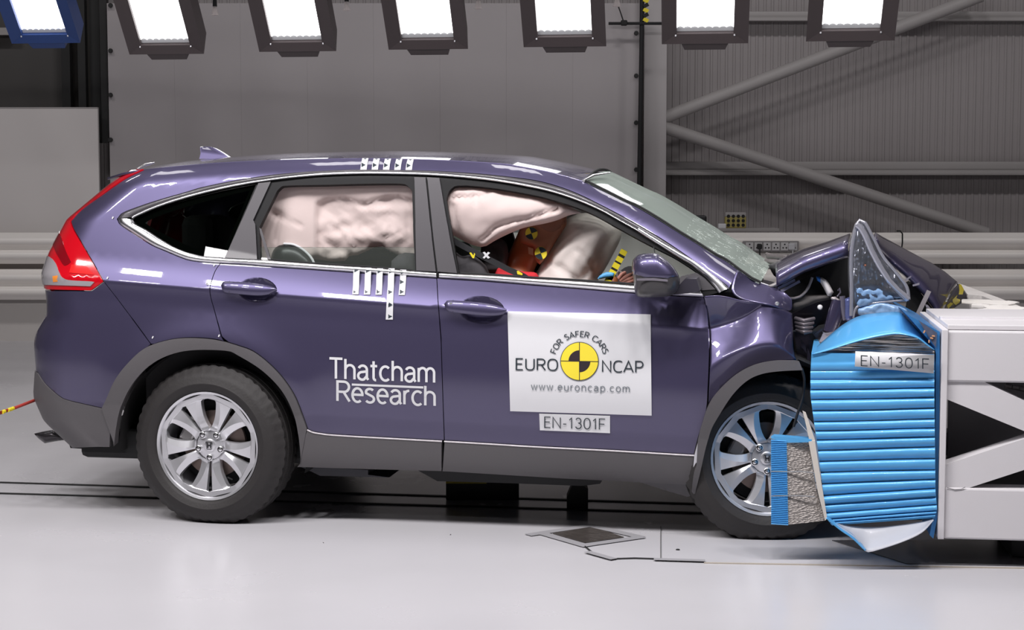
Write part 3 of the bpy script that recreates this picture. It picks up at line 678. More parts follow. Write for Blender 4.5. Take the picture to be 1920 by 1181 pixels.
# ---- greenhouse
QG = CH_UP[:[i for i, p in enumerate(CH_UP) if p[0] >= 479][0]] + [(478.5, 345), (420, 482)] + GL_LOW[::-1][1:]
RW = C([(486, 425, 1), (520, 356, 1), (526, 350), (540, 347.5), (615.6, 346), (694, 344), (748, 344), (762, 347.5), (771, 357.5, 1), (774, 450), (778, 507, 1), (700, 501), (590, 493.5), (505, 487), (488, 486, 1), (486, 425)])[:-1]
FW = C([(837.5, 372, 1), (842, 358), (851.5, 349), (865, 347.5), (880, 347.8), (925, 352.5), (987, 363), (1034, 374), (1100, 396.5), (1156, 426), (1187.5, 443.5), (1225, 463), (1268, 485), (1306, 510), (1330, 531), (1343, 543.5, 1), (1312, 544), (1260, 540), (1186, 534), (1094, 527.5), (1000, 522), (930, 517), (861, 513.5, 1), (848.5, 440), (837.5, 372)])[:-1]
dlo = TRIM_UP + [(1345, 549)] + seg(BELT_B, 413, 1319)[::-1] + QT_LOW[::-1][1:-1]
frame = conform('window_frame', dlo, BLACK_TRIM, CAR, holes=(QG, RW, FW), off=-.008, thick=.03, crease=False, sp=.018)
molding('roof_side_molding', TRIM_UP, [(p[0], p[1] - 3.5) for p in CH_UP], SURROUND, CAR, .005, .002)
molding('chrome_window_strip', CH_UP[:-14], [(p[0], p[1] - 3.6) for p in CH_UP][:-14], CHROME, CAR, .006, .004)
molding('chrome_window_strip', C([(1197, 426), (1234, 449), (1275, 473), (1298, 486), (1330, 509), (1355, 529), (1368, 541)]), C([(1197, 436), (1234, 459.5), (1275, 485), (1298, 499), (1325, 522), (1342, 541), (1348, 550)]), CHROME, CAR, .012, .003)
molding('chrome_window_strip', GL_LOW, QT_LOW, CHROME, CAR, .012, .001)
molding('chrome_belt_strip', seg(BELT_T, 421, 819), seg(BELT_B, 413, 819), CHROME, CAR, .015, .001)
molding('chrome_belt_strip', seg(BELT_T, 822, 1312), seg(BELT_B, 822, 1319), CHROME, CAR, .015, .001)
molding('window_seal', [(508, 489)] + seg(BELT_T, 505, 777), [(508, 485)] + [(p[0], p[1] - 3) for p in seg(BELT_T, 505, 777)], BLACK, CAR, .004, .002)
molding('window_seal', seg(BELT_T, 861, 1312), [(p[0], p[1] - 4) for p in seg(BELT_T, 861, 1312)], BLACK, CAR, .004, .002)
conform('pillar_cover', [(484, 343), (509, 340), (476, 412), (479.5, 420), (483, 487), (421, 484)], SURROUND, CAR, off=.002, thick=.012, crease=False)
conform('pillar_cover', [(776, 331.5), (799, 332), (811, 450), (818, 510), (780, 508)], SURROUND, CAR, off=.002, thick=.012, crease=False)
conform('pillar_cover', [(800, 332), (825, 333), (845, 450), (858, 513), (820, 510), (812.5, 450)], SURROUND, CAR, off=.002, thick=.012, crease=False)
conform('mirror_triangle', [(1306, 510), (1322, 521), (1343, 543), (1312, 545), (1262, 541), (1276, 517)], SURROUND, CAR, off=-.002, thick=.01, crease=False)
conform('quarter_light_bar', [(1224, 461), (1227.5, 463), (1230, 478), (1226.5, 478)], BLACK, CAR, off=.001, crease=False)
conform('quarter_light_bar', [(485, 425), (490, 428), (508, 486), (500, 486), (486, 436)], SURROUND, CAR, off=-.006, thick=.01, crease=False)
conform('rear_quarter_glass', QG, G_DARK, CAR, off=-.010, thick=0, crease=False, shrink=-.004)
conform('quarter_glass_border', QG, BLACK, CAR, holes=(C([(271, 416), (285, 408), (330, 392), (400, 372), (465, 356, 1), (440, 415), (414, 472, 1), (365, 464), (330, 448), (290, 428), (271, 416)])[:-1],), off=-.016, thick=0, crease=False)
conform('rear_door_glass', [(484, 461), (776, 461), (779, 512), (484, 492)], G_SIDE, CAR, off=-.016, thick=.004, crease=False)
# ---- tail lamp
edge = [wr(hitc(83, 538)[1], -RC * pi / 2 - .03)] + [wr(z, -RC * pi / 2 - .03) for z in (1.0, 1.08, 1.16, 1.24, 1.34, 1.44, 1.52, 1.585, 1.603)]
tl = conform('tail_lamp', [(195, 528)] + [(171, 545), (90, 543)] + edge + [(240, 320)] + LAMP_IN[::-1], RED_LENS, CAR, off=.004, crease=False, sp=.02)
conform('reversing_lens', C([(83, 481, 1), (95, 481), (106, 493), (114, 513), (125, 523), (173, 526.5, 1), (179, 528, 1), (171, 537, 1), (84, 534, 1)]) + [wr(hitc(84, 534)[1], -RC * pi / 2 - .01), wr(hitc(83, 483)[1], -RC * pi / 2 - .01)], CLEAR_GREY, tl, off=.008, thick=.006, crease=False, sp=.02)
conform('bulb_window', C([(104, 425), (115, 440), (125, 470), (135, 492, 1), (122, 500), (112, 485), (104, 470), (100, 450), (104, 425)])[:-1], RED_DARK, tl, off=.006, thick=.003, crease=False, sp=.02)
conform('bulb_window', [(135, 496), (165, 500), (178, 517), (130, 513)], mat('bright_red_lens', (.8, .02, .02), .1, 0, 1), tl, off=.007, thick=.003, crease=False, sp=.02)
conform('amber_bulb', [(101, 518), (111, 517), (111, 528), (102, 529)], AMBER, tl, off=.0095, thick=.002, crease=False)
# ---- roof and windscreen
def loft(name, near, m, crown, nrm=(0, 0, 1), n=26, e=2.2, thick=.012):
    v = []; f = []; N = None if callable(nrm) else Vector(nrm)
    for i, p in enumerate(near):
        c = crown(i / (len(near) - 1), p) if callable(crown) else crown
        nn = nrm(i / (len(near) - 1)) if callable(nrm) else N
        for k in range(n + 1):
            s = -cos(pi * k / n); y = MIDY + (MIDY - p.y) * s
            v.append(Vector((p.x, y, p.z)) + Vector(nn) * c * (1 - abs(s) ** e))
    for i in range(len(near) - 1):
        for k in range(n): f.append((i * (n + 1) + k, (i + 1) * (n + 1) + k, (i + 1) * (n + 1) + k + 1, i * (n + 1) + k + 1))
    o = mesh(name, v, f, m, CAR, True)
    if sum(p.normal.z for p in o.data.polygons) < 0: o.data.flip_normals()
    if thick:
        md = o.modifiers.new('thick', 'SOLIDIFY'); md.thickness = thick; md.offset = -1
    return o
Tn = [P3(*p) for p in T_PX]
xs0 = Vector((-.60, .33, 1.585)); xs1 = Vector((-.50, .27, 1.607))
roof_edge = [xs0, xs1, Vector((-.44, .25, 1.617))] + [p for p in Tn if -.40 < p.x < 1.705]
roof = loft('roof_panel', roof_edge, PAINT, lambda t, p: .040 if p.x > -.3 else max(.02, .040 + .06 * (p.x + .3)))
ws_edge = [p for p in Tn if p.x > 1.69] + [P3(1408, 523), P3(1425, 531)]
ws = loft('windscreen', ws_edge, G_SCREEN, lambda t, p: .055, nrm=lambda t: (.5 + .05 * t, 0, .85), thick=0)
wl = MB(); L_ = [Vector((p.x, p.y, p.z)) for p in ws_edge]
wl.tube([p + Vector((.004, .006, .004)) for p in L_], .006, 6); wl.build('windscreen_seal', BLACK, CAR, 40)
MB().tube([Vector((ws_edge[0].x + .005, MIDY + (MIDY - ws_edge[0].y) * s, ws_edge[0].z + .055 * (1 - abs(s) ** 2.2))) for s in [-1 + k / 8 for k in range(17)]], .007, 6).build('windscreen_seal', BLACK, CAR, 40)
q = MB(); a = ws_edge[3]
q.prism([Vector((ws_edge[0].x + .03 + u * .16, MIDY - .16 + w * .32, 0)) + Vector((0, 0, ws_edge[0].z - .03 - .62 * .16 * u + .048)) for u, w in ((0, 0), (1, .05), (1, .95), (0, 1))], (-.002, 0, -.004)); q.build('sensor_shade_band', BLACK_PLASTIC, CAR)
o = MB().tube([P3(1094, 341, .006), P3(1094, 341, .006) + Vector((.03, .10, .022)), P3(1094, 341, .006) + Vector((.085, .30, .035))], [.006, .008, .004], 8).build('roof_molding_clip', CHROME, CAR, 40)
for a, b in ((258, 283),): MB().tube([P3(a, 318.5, .004), P3(270, 312.5, .01) + Vector((0, .03, .0)), P3(b, 311, .004) + Vector((0, .05, .012))], [.004, .008, .003], 8).build('roof_molding_clip', CHROME, CAR, 40)
# aerial fin
fp = lambda px, py, y: cy(px, py, y)
fin = MB(); base = [(377, 299), (436, 296)]
oc = C([(377.5, 298, 1), (378.5, 287), (376, 276, 1), (388, 275), (400, 276.5), (408, 280), (420, 287), (430, 293.5, 1), (436, 297)]); v = []
for px, py in oc:
    hgt = max(0, (297.5 - py) / 22)
    for y in (MIDY - .030 * (1 - .8 * hgt), MIDY, MIDY + .030 * (1 - .8 * hgt)): p = cy(px, py, MIDY); v.append(Vector((p.x, y, p.z + (.002 if y == MIDY else 0))))
fin.add(v, [(3 * i + k, 3 * i + k + 1, 3 * i + 4 + k, 3 * i + 3 + k) for i in range(len(oc) - 1) for k in (0, 1)])
n = len(oc); fin.f += [tuple(3 * i for i in range(n)), tuple(3 * i + 2 for i in range(n))[::-1]]
fin.build('aerial_fin', PAINT, CAR, 50)
# ---- far flank, plain mirror of the near one so the body closes
fb = conform('body_side_panel', T_PX + [(1384, 506), (1364, 548)] + TRIM_UP[::-1][1:] + QT_LOW + R_GAP[1:] + [p for p in ARCH_O[::-1] if 286 <= p[0] <= 416] + BUMP_GAP[::-1] + LAMP_IN[1:], PAINT, CAR, mirror=True, sp=.06)
conform('rear_door', seg(BELT_B, 413, 819) + D_GAP[1:] + SILL_B1[::-1] + [p for p in ARCH_O[::-1] if 424 <= p[0] < 576] + R_GAP[::-1][1:], PAINT, CAR, mirror=True, sp=.06)
conform('front_door', D_GAP[:1] + seg(BELT_B, 823, 1319) + D_FRONT + SILL_B2[::-1] + D_GAP[::-1][1:-1], PAINT, CAR, mirror=True, sp=.06)
conform('window_frame', dlo, BLACK_TRIM, CAR, holes=(QG, RW, FW), off=-.008, thick=.03, crease=False, mirror=True, sp=.06)
conform('rear_bumper', BUMP_GAP + [p for p in ARCH_O[::-1] if 192 <= p[0] <= 282] + [(192, 765), (209, 790), (207, 838), (123, 832), wr(zC), wr(zB), (90, 545), (172, 545)], GREY_TRIM, CAR, mirror=True, sp=.06)
conform('tail_lamp', [(195, 528)] + [(171, 545), (90, 543)] + edge + [(240, 320)] + LAMP_IN[::-1], RED_DARK, CAR, off=.004, crease=False, mirror=True, sp=.05)
conform('door_glass', FW, G_SIDE, CAR, off=-.012, thick=0, crease=False, mirror=True, sp=.08)
conform('door_glass', RW, G_DARK, CAR, off=-.012, thick=0, crease=False, mirror=True, sp=.08)
# ------------------------------------------------------------------ decals on the flank
def decal(name, polys, mats, parent, off=.003, mapf=None):
    """polys: list of (pixel outline, material index)"""
    v = []; f = []; mi = []
    for k, (poly, m) in enumerate(polys):
        q = dedupe(dens(poly, 14), .05); n = len(v)
        v += [(mapf or P3)(x, y, off + .0004 * m) for x, y in q]
        for t in tessellate_polygon([[Vector((x, y, 0)) for x, y in q]]): f.append(tuple(i + n for i in t)); mi.append(m)
    o = mesh(name, v, f, mats, parent, True, mi if len(mats) > 1 else None)
    return o
def A_(cx, cy_, rx, ry, a0, a1, n=14, sq=2.0):
    """arc as points; sq > 2 squares the curve off"""
    o = []
    for k in range(n + 1):
        t = radians(a0 + (a1 - a0) * k / n); c, s = cos(t), sin(t); o.append((cx + rx * math.copysign(abs(c) ** (2 / sq), c), cy_ + ry * math.copysign(abs(s) ** (2 / sq), s)))
    return o
X = .70                                                         # x-height against a capital height of 1
def stroke_glyph(ch):
    """advance width and centre lines of one letter (capital height 1)"""
    S = 2.5
    a_bowl = A_(.22, .19, .20, .19, 90, 270) ; G = {
     'E': (.56, [[(.54, 1), (.04, 1), (.04, 0), (.54, 0)], [(.04, .52), (.48, .52)]]), 'F': (.54, [[(.54, 1), (.04, 1), (.04, 0)], [(.04, .50), (.48, .50)]]),
     'U': (.70, [[(.04, 1)] + A_(.35, .33, .31, .33, 180, 360, sq=S) + [(.66, 1)]]), 'R': (.64, [[(.04, 0), (.04, 1)] + A_(.36, .74, .25, .26, 90, -90) + [(.04, .48)], [(.34, .48), (.64, 0)]]),
     'O': (.80, [A_(.40, .5, .36, .5, 90, 450, 32, S)]), 'N': (.72, [[(.04, 0), (.04, 1), (.68, 0), (.68, 1)]]), 'C': (.66, [A_(.42, .5, .38, .5, 50, 310, 26, S)]),
     'A': (.74, [[(.0, 0), (.37, 1), (.74, 0)], [(.13, .32), (.61, .32)]]), 'P': (.60, [[(.04, 0), (.04, 1)] + A_(.34, .72, .26, .28, 90, -90) + [(.04, .44)]]),
     'S': (.58, [A_(.30, .75, .25, .25, 40, 200, 12) + A_(.30, .26, .27, .26, 70, -150, 14)]), 'T': (.66, [[(0, 1), (.66, 1)], [(.33, 1), (.33, 0)]]),
     '1': (.40, [[(.06, .78), (.26, .98), (.26, 0)]]), '3': (.58, [A_(.29, .75, .22, .25, 160, -80, 14) + A_(.29, .265, .25, .265, 85, -160, 16)]), '0': (.62, [A_(.31, .5, .27, .5, 90, 450, 28, 2.3)]), '-': (.36, [[(.04, .38), (.32, .38)]]),
     'h': (.56, [[(.05, 0), (.05, 1)], [(.05, .42)] + A_(.28, X - .24, .23, .24, 180, 0) + [(.51, 0)]]), 'a': (.56, [A_(.27, X - .2, .21, .20, 160, 0, 10) + [(.48, .10), (.55, 0)], [(.48, X - .28)] + A_(.24, .19, .20, .19, 90, 300, 16) + [(.48, .19)]]),
     't': (.36, [[(.16, .94), (.16, .14)] + A_(.27, .13, .11, .13, 180, 280, 6), [(0, X), (.34, X)]]), 'c': (.52, [A_(.30, X / 2, .26, X / 2, 48, 312, 22)]), 'm': (.86, [[(.05, 0), (.05, X)], [(.05, X - .27)] + A_(.245, X - .22, .195, .22, 180, 0) + [(.44, 0)], [(.44, X - .27)] + A_(.635, X - .22, .195, .22, 180, 0) + [(.83, 0)]]),
     'e': (.56, [[(.05, X / 2 + .02), (.53, X / 2 + .02)] + A_(.29, X / 2, .245, X / 2, 8, 310, 24)]), 's': (.48, [A_(.24, X - .17, .19, .17, 35, 200, 10) + A_(.24, .18, .205, .18, 70, -150, 12)]), 'r': (.31, [[(.05, 0), (.05, X)], [(.05, X - .28)] + A_(.27, X - .26, .22, .26, 180, 85, 8)]),
     'u': (.56, [[(.05, X)] + A_(.28, .24, .23, .24, 180, 360) + [(.51, X)], [(.51, .3), (.51, 0)]]), 'o': (.60, [A_(.30, X / 2, .26, X / 2, 90, 450, 26)]), 'n': (.56, [[(.05, 0), (.05, X)], [(.05, X - .28)] + A_(.28, X - .24, .23, .24, 180, 0) + [(.51, 0)]]),
     'p': (.58, [[(.05, -.28), (.05, X)], A_(.30, X / 2, .25, X / 2, 90, 450, 26)]), 'w': (.74, [[(0, X), (.19, 0), (.37, X), (.55, 0), (.74, X)]]), '.': (.14, [[(.04, .0), (.11, .0)]]), ' ': (.30, [])}
    return G[ch]
def glyphs(s, wd=.11, gap=.17):
    V = []; F = []; x0 = 0
    for ch in s:
        adv, lines = stroke_glyph(ch)
        for ln in lines:
            p = [Vector(q) + Vector((x0, 0)) for q in ln]; closed = (p[0] - p[-1]).length < 1e-6; n = len(p); base = len(V)
            for i in range(n):
                d1 = (p[i] - p[i - 1]) if i else ((p[0] - p[-2]) if closed else p[1] - p[0]); d2 = (p[i + 1] - p[i]) if i < n - 1 else ((p[1] - p[0]) if closed else d1)
                n1 = Vector((-d1.y, d1.x)).normalized(); n2 = Vector((-d2.y, d2.x)).normalized(); nn = n1 + n2
                if nn.length < .2: nn = n1
                nn.normalize(); k = wd / 2 / max(.45, nn.dot(n1)); e = Vector((0, 0))
                if not closed and i in (0, n - 1): e = (d2 if i == 0 else d1).normalized() * (wd / 2 if False else 0)
                V += [Vector((*(p[i] + nn * k + e), 0)), Vector((*(p[i] - nn * k + e), 0))]
            F += [(base + 2 * i, base + 2 * i + 1, base + 2 * i + 3, base + 2 * i + 2) for i in range(n - 1)]
        x0 += adv + gap
    return V, F
CAP = 1.0
def text(name, s, a, b, cap, m, parent, off=.005, wd=.11, mapf=None, gap=.17):
    """one line of lettering from pixel a to pixel b along its baseline, cap = capital height in pixels"""
    V, F = glyphs(s, wd, gap); x0 = min(v.x for v in V); x1 = max(v.x for v in V); A, B = Vector(a), Vector(b); d = B - A; nn = Vector((-d.y, d.x)).normalized() * -1
    if nn.y > 0: nn = -nn
    out = []
    for v in V:
        p = A + d * ((v.x - x0) / (x1 - x0)) + Vector((nn.x * .0, nn.y)) * (v.y / CAP * cap); out.append((mapf or P3)(p.x, p.y, off))
    return mesh(name, out, F, m, parent)
def arc_text(name, s, c, r, a0, a1, cap, m, parent, off=.005, wide=1.0):
    V_, F_ = [], []; adv = []
    for ch in s: adv.append(stroke_glyph(ch)[0] + .22)
    tot = sum(adv); pos = 0
    for ch, w in zip(s, adv):
        if ch != ' ':
            V, F = glyphs(ch, .14); x0 = min(v.x for v in V); x1 = max(v.x for v in V); am = radians(a0 + (a1 - a0) * (pos + w / 2) / tot); n = len(V_)
            for v in V:
                x = (v.x - (x0 + x1) / 2) / CAP * cap * wide; y = v.y / CAP * cap
                V_.append(P3(c[0] + (r + y) * cos(am) + x * sin(am), c[1] - (r + y) * sin(am) + x * cos(am), off))
            F_ += [tuple(i + n for i in f) for f in F]
        pos += w
    return mesh(name, V_, F_, m, parent)
st = conform('test_sticker', [(952, 584.6), (1220, 590), (1222, 778.4), (957, 770)], WHITE_VINYL, CAR, off=.006, thick=.003, sp=.02, shrink=0)
text('lettering', 'EURO', (967.5, 692.5), (1047, 694), 20.5, BLACK_INK, st, .0095, .105); text('lettering', 'NCAP', (1129, 696.5), (1207, 698), 20.5, BLACK_INK, st, .0095, .105)
text('lettering', 'www.euroncap.com', (996, 730), (1181, 734.5), 13.5, GREY_INK, st, .0095, .11, gap=.24)
arc_text('lettering', 'FOR SAFER CARS', (1087, 678), 47, 163, 17, 10.5, BLACK_INK, st, .0095, 1.15)
def sector(cx, cy_, r, a0, a1, n=24): return [(cx, cy_)] + [(cx + r * cos(radians(a0 + (a1 - a0) * k / n)), cy_ - r * sin(radians(a0 + (a1 - a0) * k / n))) for k in range(n + 1)]
cx, cy0 = 1087, 677
decal('round_emblem', [(ell(cx, cy0, 36, 36, 48), 0), (ell(cx, cy0, 34.8, 34.8, 48), 1), (sector(cx, cy0, 20.5, 90, 180), 2), (sector(cx, cy0, 20.5, 270, 360), 2), ([(cx - .7, cy0 - 35), (cx + .7, cy0 - 35), (cx + .7, cy0 + 35), (cx - .7, cy0 + 35)], 2), ([(cx - 35, cy0 - 1.3), (cx + 35, cy0 + .1), (cx + 35, cy0 + 1.5), (cx - 35, cy0 + .1)], 2)], [BLACK_INK, YELLOW_INK, mat('emblem_black', (.03, .02, .025), .5)], st, .0095)
lb = conform('number_label', [(1011.4, 775), (1144, 779), (1144, 811.5), (1012.7, 806)], WHITE_VINYL, CAR, off=.006, thick=.003, crease=False, shrink=0)
text('lettering', 'EN-1301F', (1021, 800), (1135, 804), 19.5, BLACK_INK, lb, .009, .085, gap=.16)
tr = MB()
a = text('door_lettering', 'Thatcham', (618, 709), (816.5, 717), 37.5, WHITE_VINYL, CAR, .003, .125, gap=.10)
text('door_lettering', 'Research', (630.7, 751), (817.5, 760.5), 36.5, WHITE_VINYL, CAR, .003, .125, gap=.10)
decal('lettering_bar', [([(660, 718.5), (794, 724), (794, 728), (660, 722.5)], 0)], [WHITE_VINYL], CAR, .0032)
def tri(x, y, s=3.9): return [(x - s, y - s * 1.1), (x + s, y), (x - s, y + s * 1.1)]
for k in range(5):
    x = 675.8 + 21.2 * k; dy = .5 * k
    decal('roof_marker_strip', [([(x, 318.7 + dy * .3), (x + 11.8, 318.7 + dy * .3), (x + 13, 309), (x + 15.2, 297.5 + dy), (x + 3.8, 297.5 + dy), (x + 1.4, 308)], 0), (tri(x + 6, 310 + dy * .6), 1), ([(x + 6, 298 + dy), (x + 12, 298 + dy), (x + 9, 300 + dy)], 1)], [WHITE_VINYL, BLACK_INK], CAR, .003)
for k in range(5):
    x = 660.8 + 21.7 * k; y1 = 552.5 + .3 * k
    if k == 3: poly = [(x, 552), (x + 4, 504.5), (x + 15.5, 504.5), (x + 12, 552), (x + 11, 599), (x - 2.3, 599)]; ys = [510, 528, 548, 571, 593]
    else: poly = [(x, y1), (x + 4, 502 + 1.2 * k), (x + 15.5, 502.3 + 1.2 * k), (x + 11.8, y1)]; ys = [508 + k, 526.6 + .6 * k, 546 + .4 * k]
    decal('door_marker_strip', [(poly, 0)] + [(tri(x + (9 if y < 515 else 6.5), y), 1) for y in ys], [WHITE_VINYL, BLACK_INK], CAR, .0135 if False else .004, mapf=lambda x_, y_, o_: P3(x_, y_, o_ + (.011 if y_ < 521 else .0)))
# ------------------------------------------------------------------ door handles
for nm, bowl, (cx, cy_, rx, ry), a, b, door in (('r', BOWL_R, (482, 543.5, 37, 23), (416, 538.5), (521, 547), rear_door), ('f', BOWL_F, (903, 581, 43, 25.5), (834, 573.5), (951, 585), front_door)):
    w0, z0 = hitc(cx, cy_); w1, z1 = hitc(cx + rx, cy_); w2, z2 = hitc(cx, cy_ - ry); c3 = surf(w0, z0); hx = abs(surf(w1, z1).x - c3.x); hz = abs(z2 - z0)
    conform('handle_bowl', bowl, PAINT, door, off=0, thick=0, shrink=-.002, crease=False, sp=.009, fn=lambda x, z, c3=c3, hx=hx, hz=hz: -.032 * max(0, 1 - ((x - c3.x) / hx) ** 2 - ((z - c3.z) / hz) ** 2) ** .7)
    A, B = Vector(a), Vector(b); q = MB(); ring = []; N = 22
    for i in range(N + 1):
        t = i / N; p = A + (B - A) * t; hh = 8.2 * min(1, sqrt(max(0.02, 1 - (1 - min(1, t / .10)) ** 2))) * (1 if t < .55 else sqrt(max(.01, 1 - ((t - .55) / .452) ** 2.2)) )
        d = .020 + .012 * sin(pi * t)
        if t == 0: d = .008
        R_ = []
        for k in range(12):
            an = 2 * pi * k / 12; R_.append(P3(p.x, p.y - hh * sin(an), d + .012 * cos(an)))
        ring.append(R_)
    q.add([p for r in ring for p in r], [(i * 12 + k, i * 12 + (k + 1) % 12, (i + 1) * 12 + (k + 1) % 12, (i + 1) * 12 + k) for i in range(N) for k in range(12)] + [tuple(range(12)), tuple(N * 12 + k for k in range(12))])
    o = q.build('door_handle', PAINT, door, 60)
    if nm == 'f': p = P3(848, 575.5, .034); MB().lathe([(0, -.003), (.006, -.003), (.007, 0)], 14, c=p).build('lock_cylinder', ALLOY, door, 30)
    else: pass
    MB().tube([P3(a[0] + 18, a[1] - 6.5, .033), P3(a[0] + 18, a[1] + 8.5, .033)], .0012, 5).build('handle_seam', BLACK, door)
for x, y in ((185.5, 0), ): pass
for x, y in ((212, 408), (202, 521), (287, 632), (411, 629), (402, 497)):
    decal('white_tab', [([(x - 2, y + 2), (x, y - 2), (x + 2, y - 1), (x, y + 3)], 0)], [WHITE_VINYL], CAR, .004)
decal('fuel_flap_dot', [(ell(389, 533, 2, 2.4, 10), 0)], [SURROUND], CAR, .003)
# ------------------------------------------------------------------ wing mirror
mo = C([(1187.5, 522, 1), (1185, 505), (1187, 487), (1193, 480), (1205, 476), (1228, 475), (1239, 480), (1256, 494), (1267, 507), (1273, 518), (1275, 530), (1270, 545), (1262, 552), (1250, 556), (1222, 557.5), (1196, 556), (1190, 545), (1187.5, 522, 1)])[:-1]
def dome(name, poly, m, parent, lay, ctr):
    rings = []
    for y, s in lay: rings.append([cy(ctr[0] + (x - ctr[0]) * s, ctr[1] + (yy - ctr[1]) * s, y) for x, yy in poly])
    n = len(poly); v = [p for r in rings for p in r]; f = [(i * n + k, i * n + (k + 1) % n, (i + 1) * n + (k + 1) % n, (i + 1) * n + k) for i in range(len(rings) - 1) for k in range(n)]
    q = MB(); q.add(v, f); q.f += [tuple(range(n)), tuple((len(rings) - 1) * n + k for k in range(n))]; return q.build(name, m, parent, 60)
LAY = [(-.02, .80), (-.05, .95), (-.09, 1.0), (-.13, .985), (-.165, .93), (-.19, .83), (-.205, .66), (-.213, .40), (-.215, .12)]
up = [p for p in mo if p[1] <= 523]; lo = [p for p in mo if p[1] >= 521]
mr = dome('wing_mirror', mo, mat('mirror_dark_base', (.05, .047, .05), .4, 0, .3), CAR, LAY, (1230, 518))
iu = [i for i, p in enumerate(mo)]
dome('mirror_cap', [p for p in mo if p[1] <= 521] + [(1262, 526), (1225, 524), (1200, 523)], PAINT, mr, [(y - .006, s * 1.012) for y, s in LAY], (1228, 515))
decal('indicator_strip', [([(1194, 522), (1225, 521), (1252, 524), (1252, 528), (1225, 526), (1194, 526)], 0)], [mat('clear_indicator', (.25, .23, .27), .1, .3, 1)], mr, 0, mapf=lambda x, y, o: cy(x, y, -.218))
q = MB(); q.prism([cy(x, y, -.10) for x, y in ((1255, 553), (1268, 540), (1284, 523), (1306, 523), (1312, 545), (1290, 550))], AY.to_3d() * 0 + Vector((0, .17, 0))); q.build('mirror_arm', mat('mirror_arm_plastic', (.04, .037, .05), .35, 0, .4), mr)
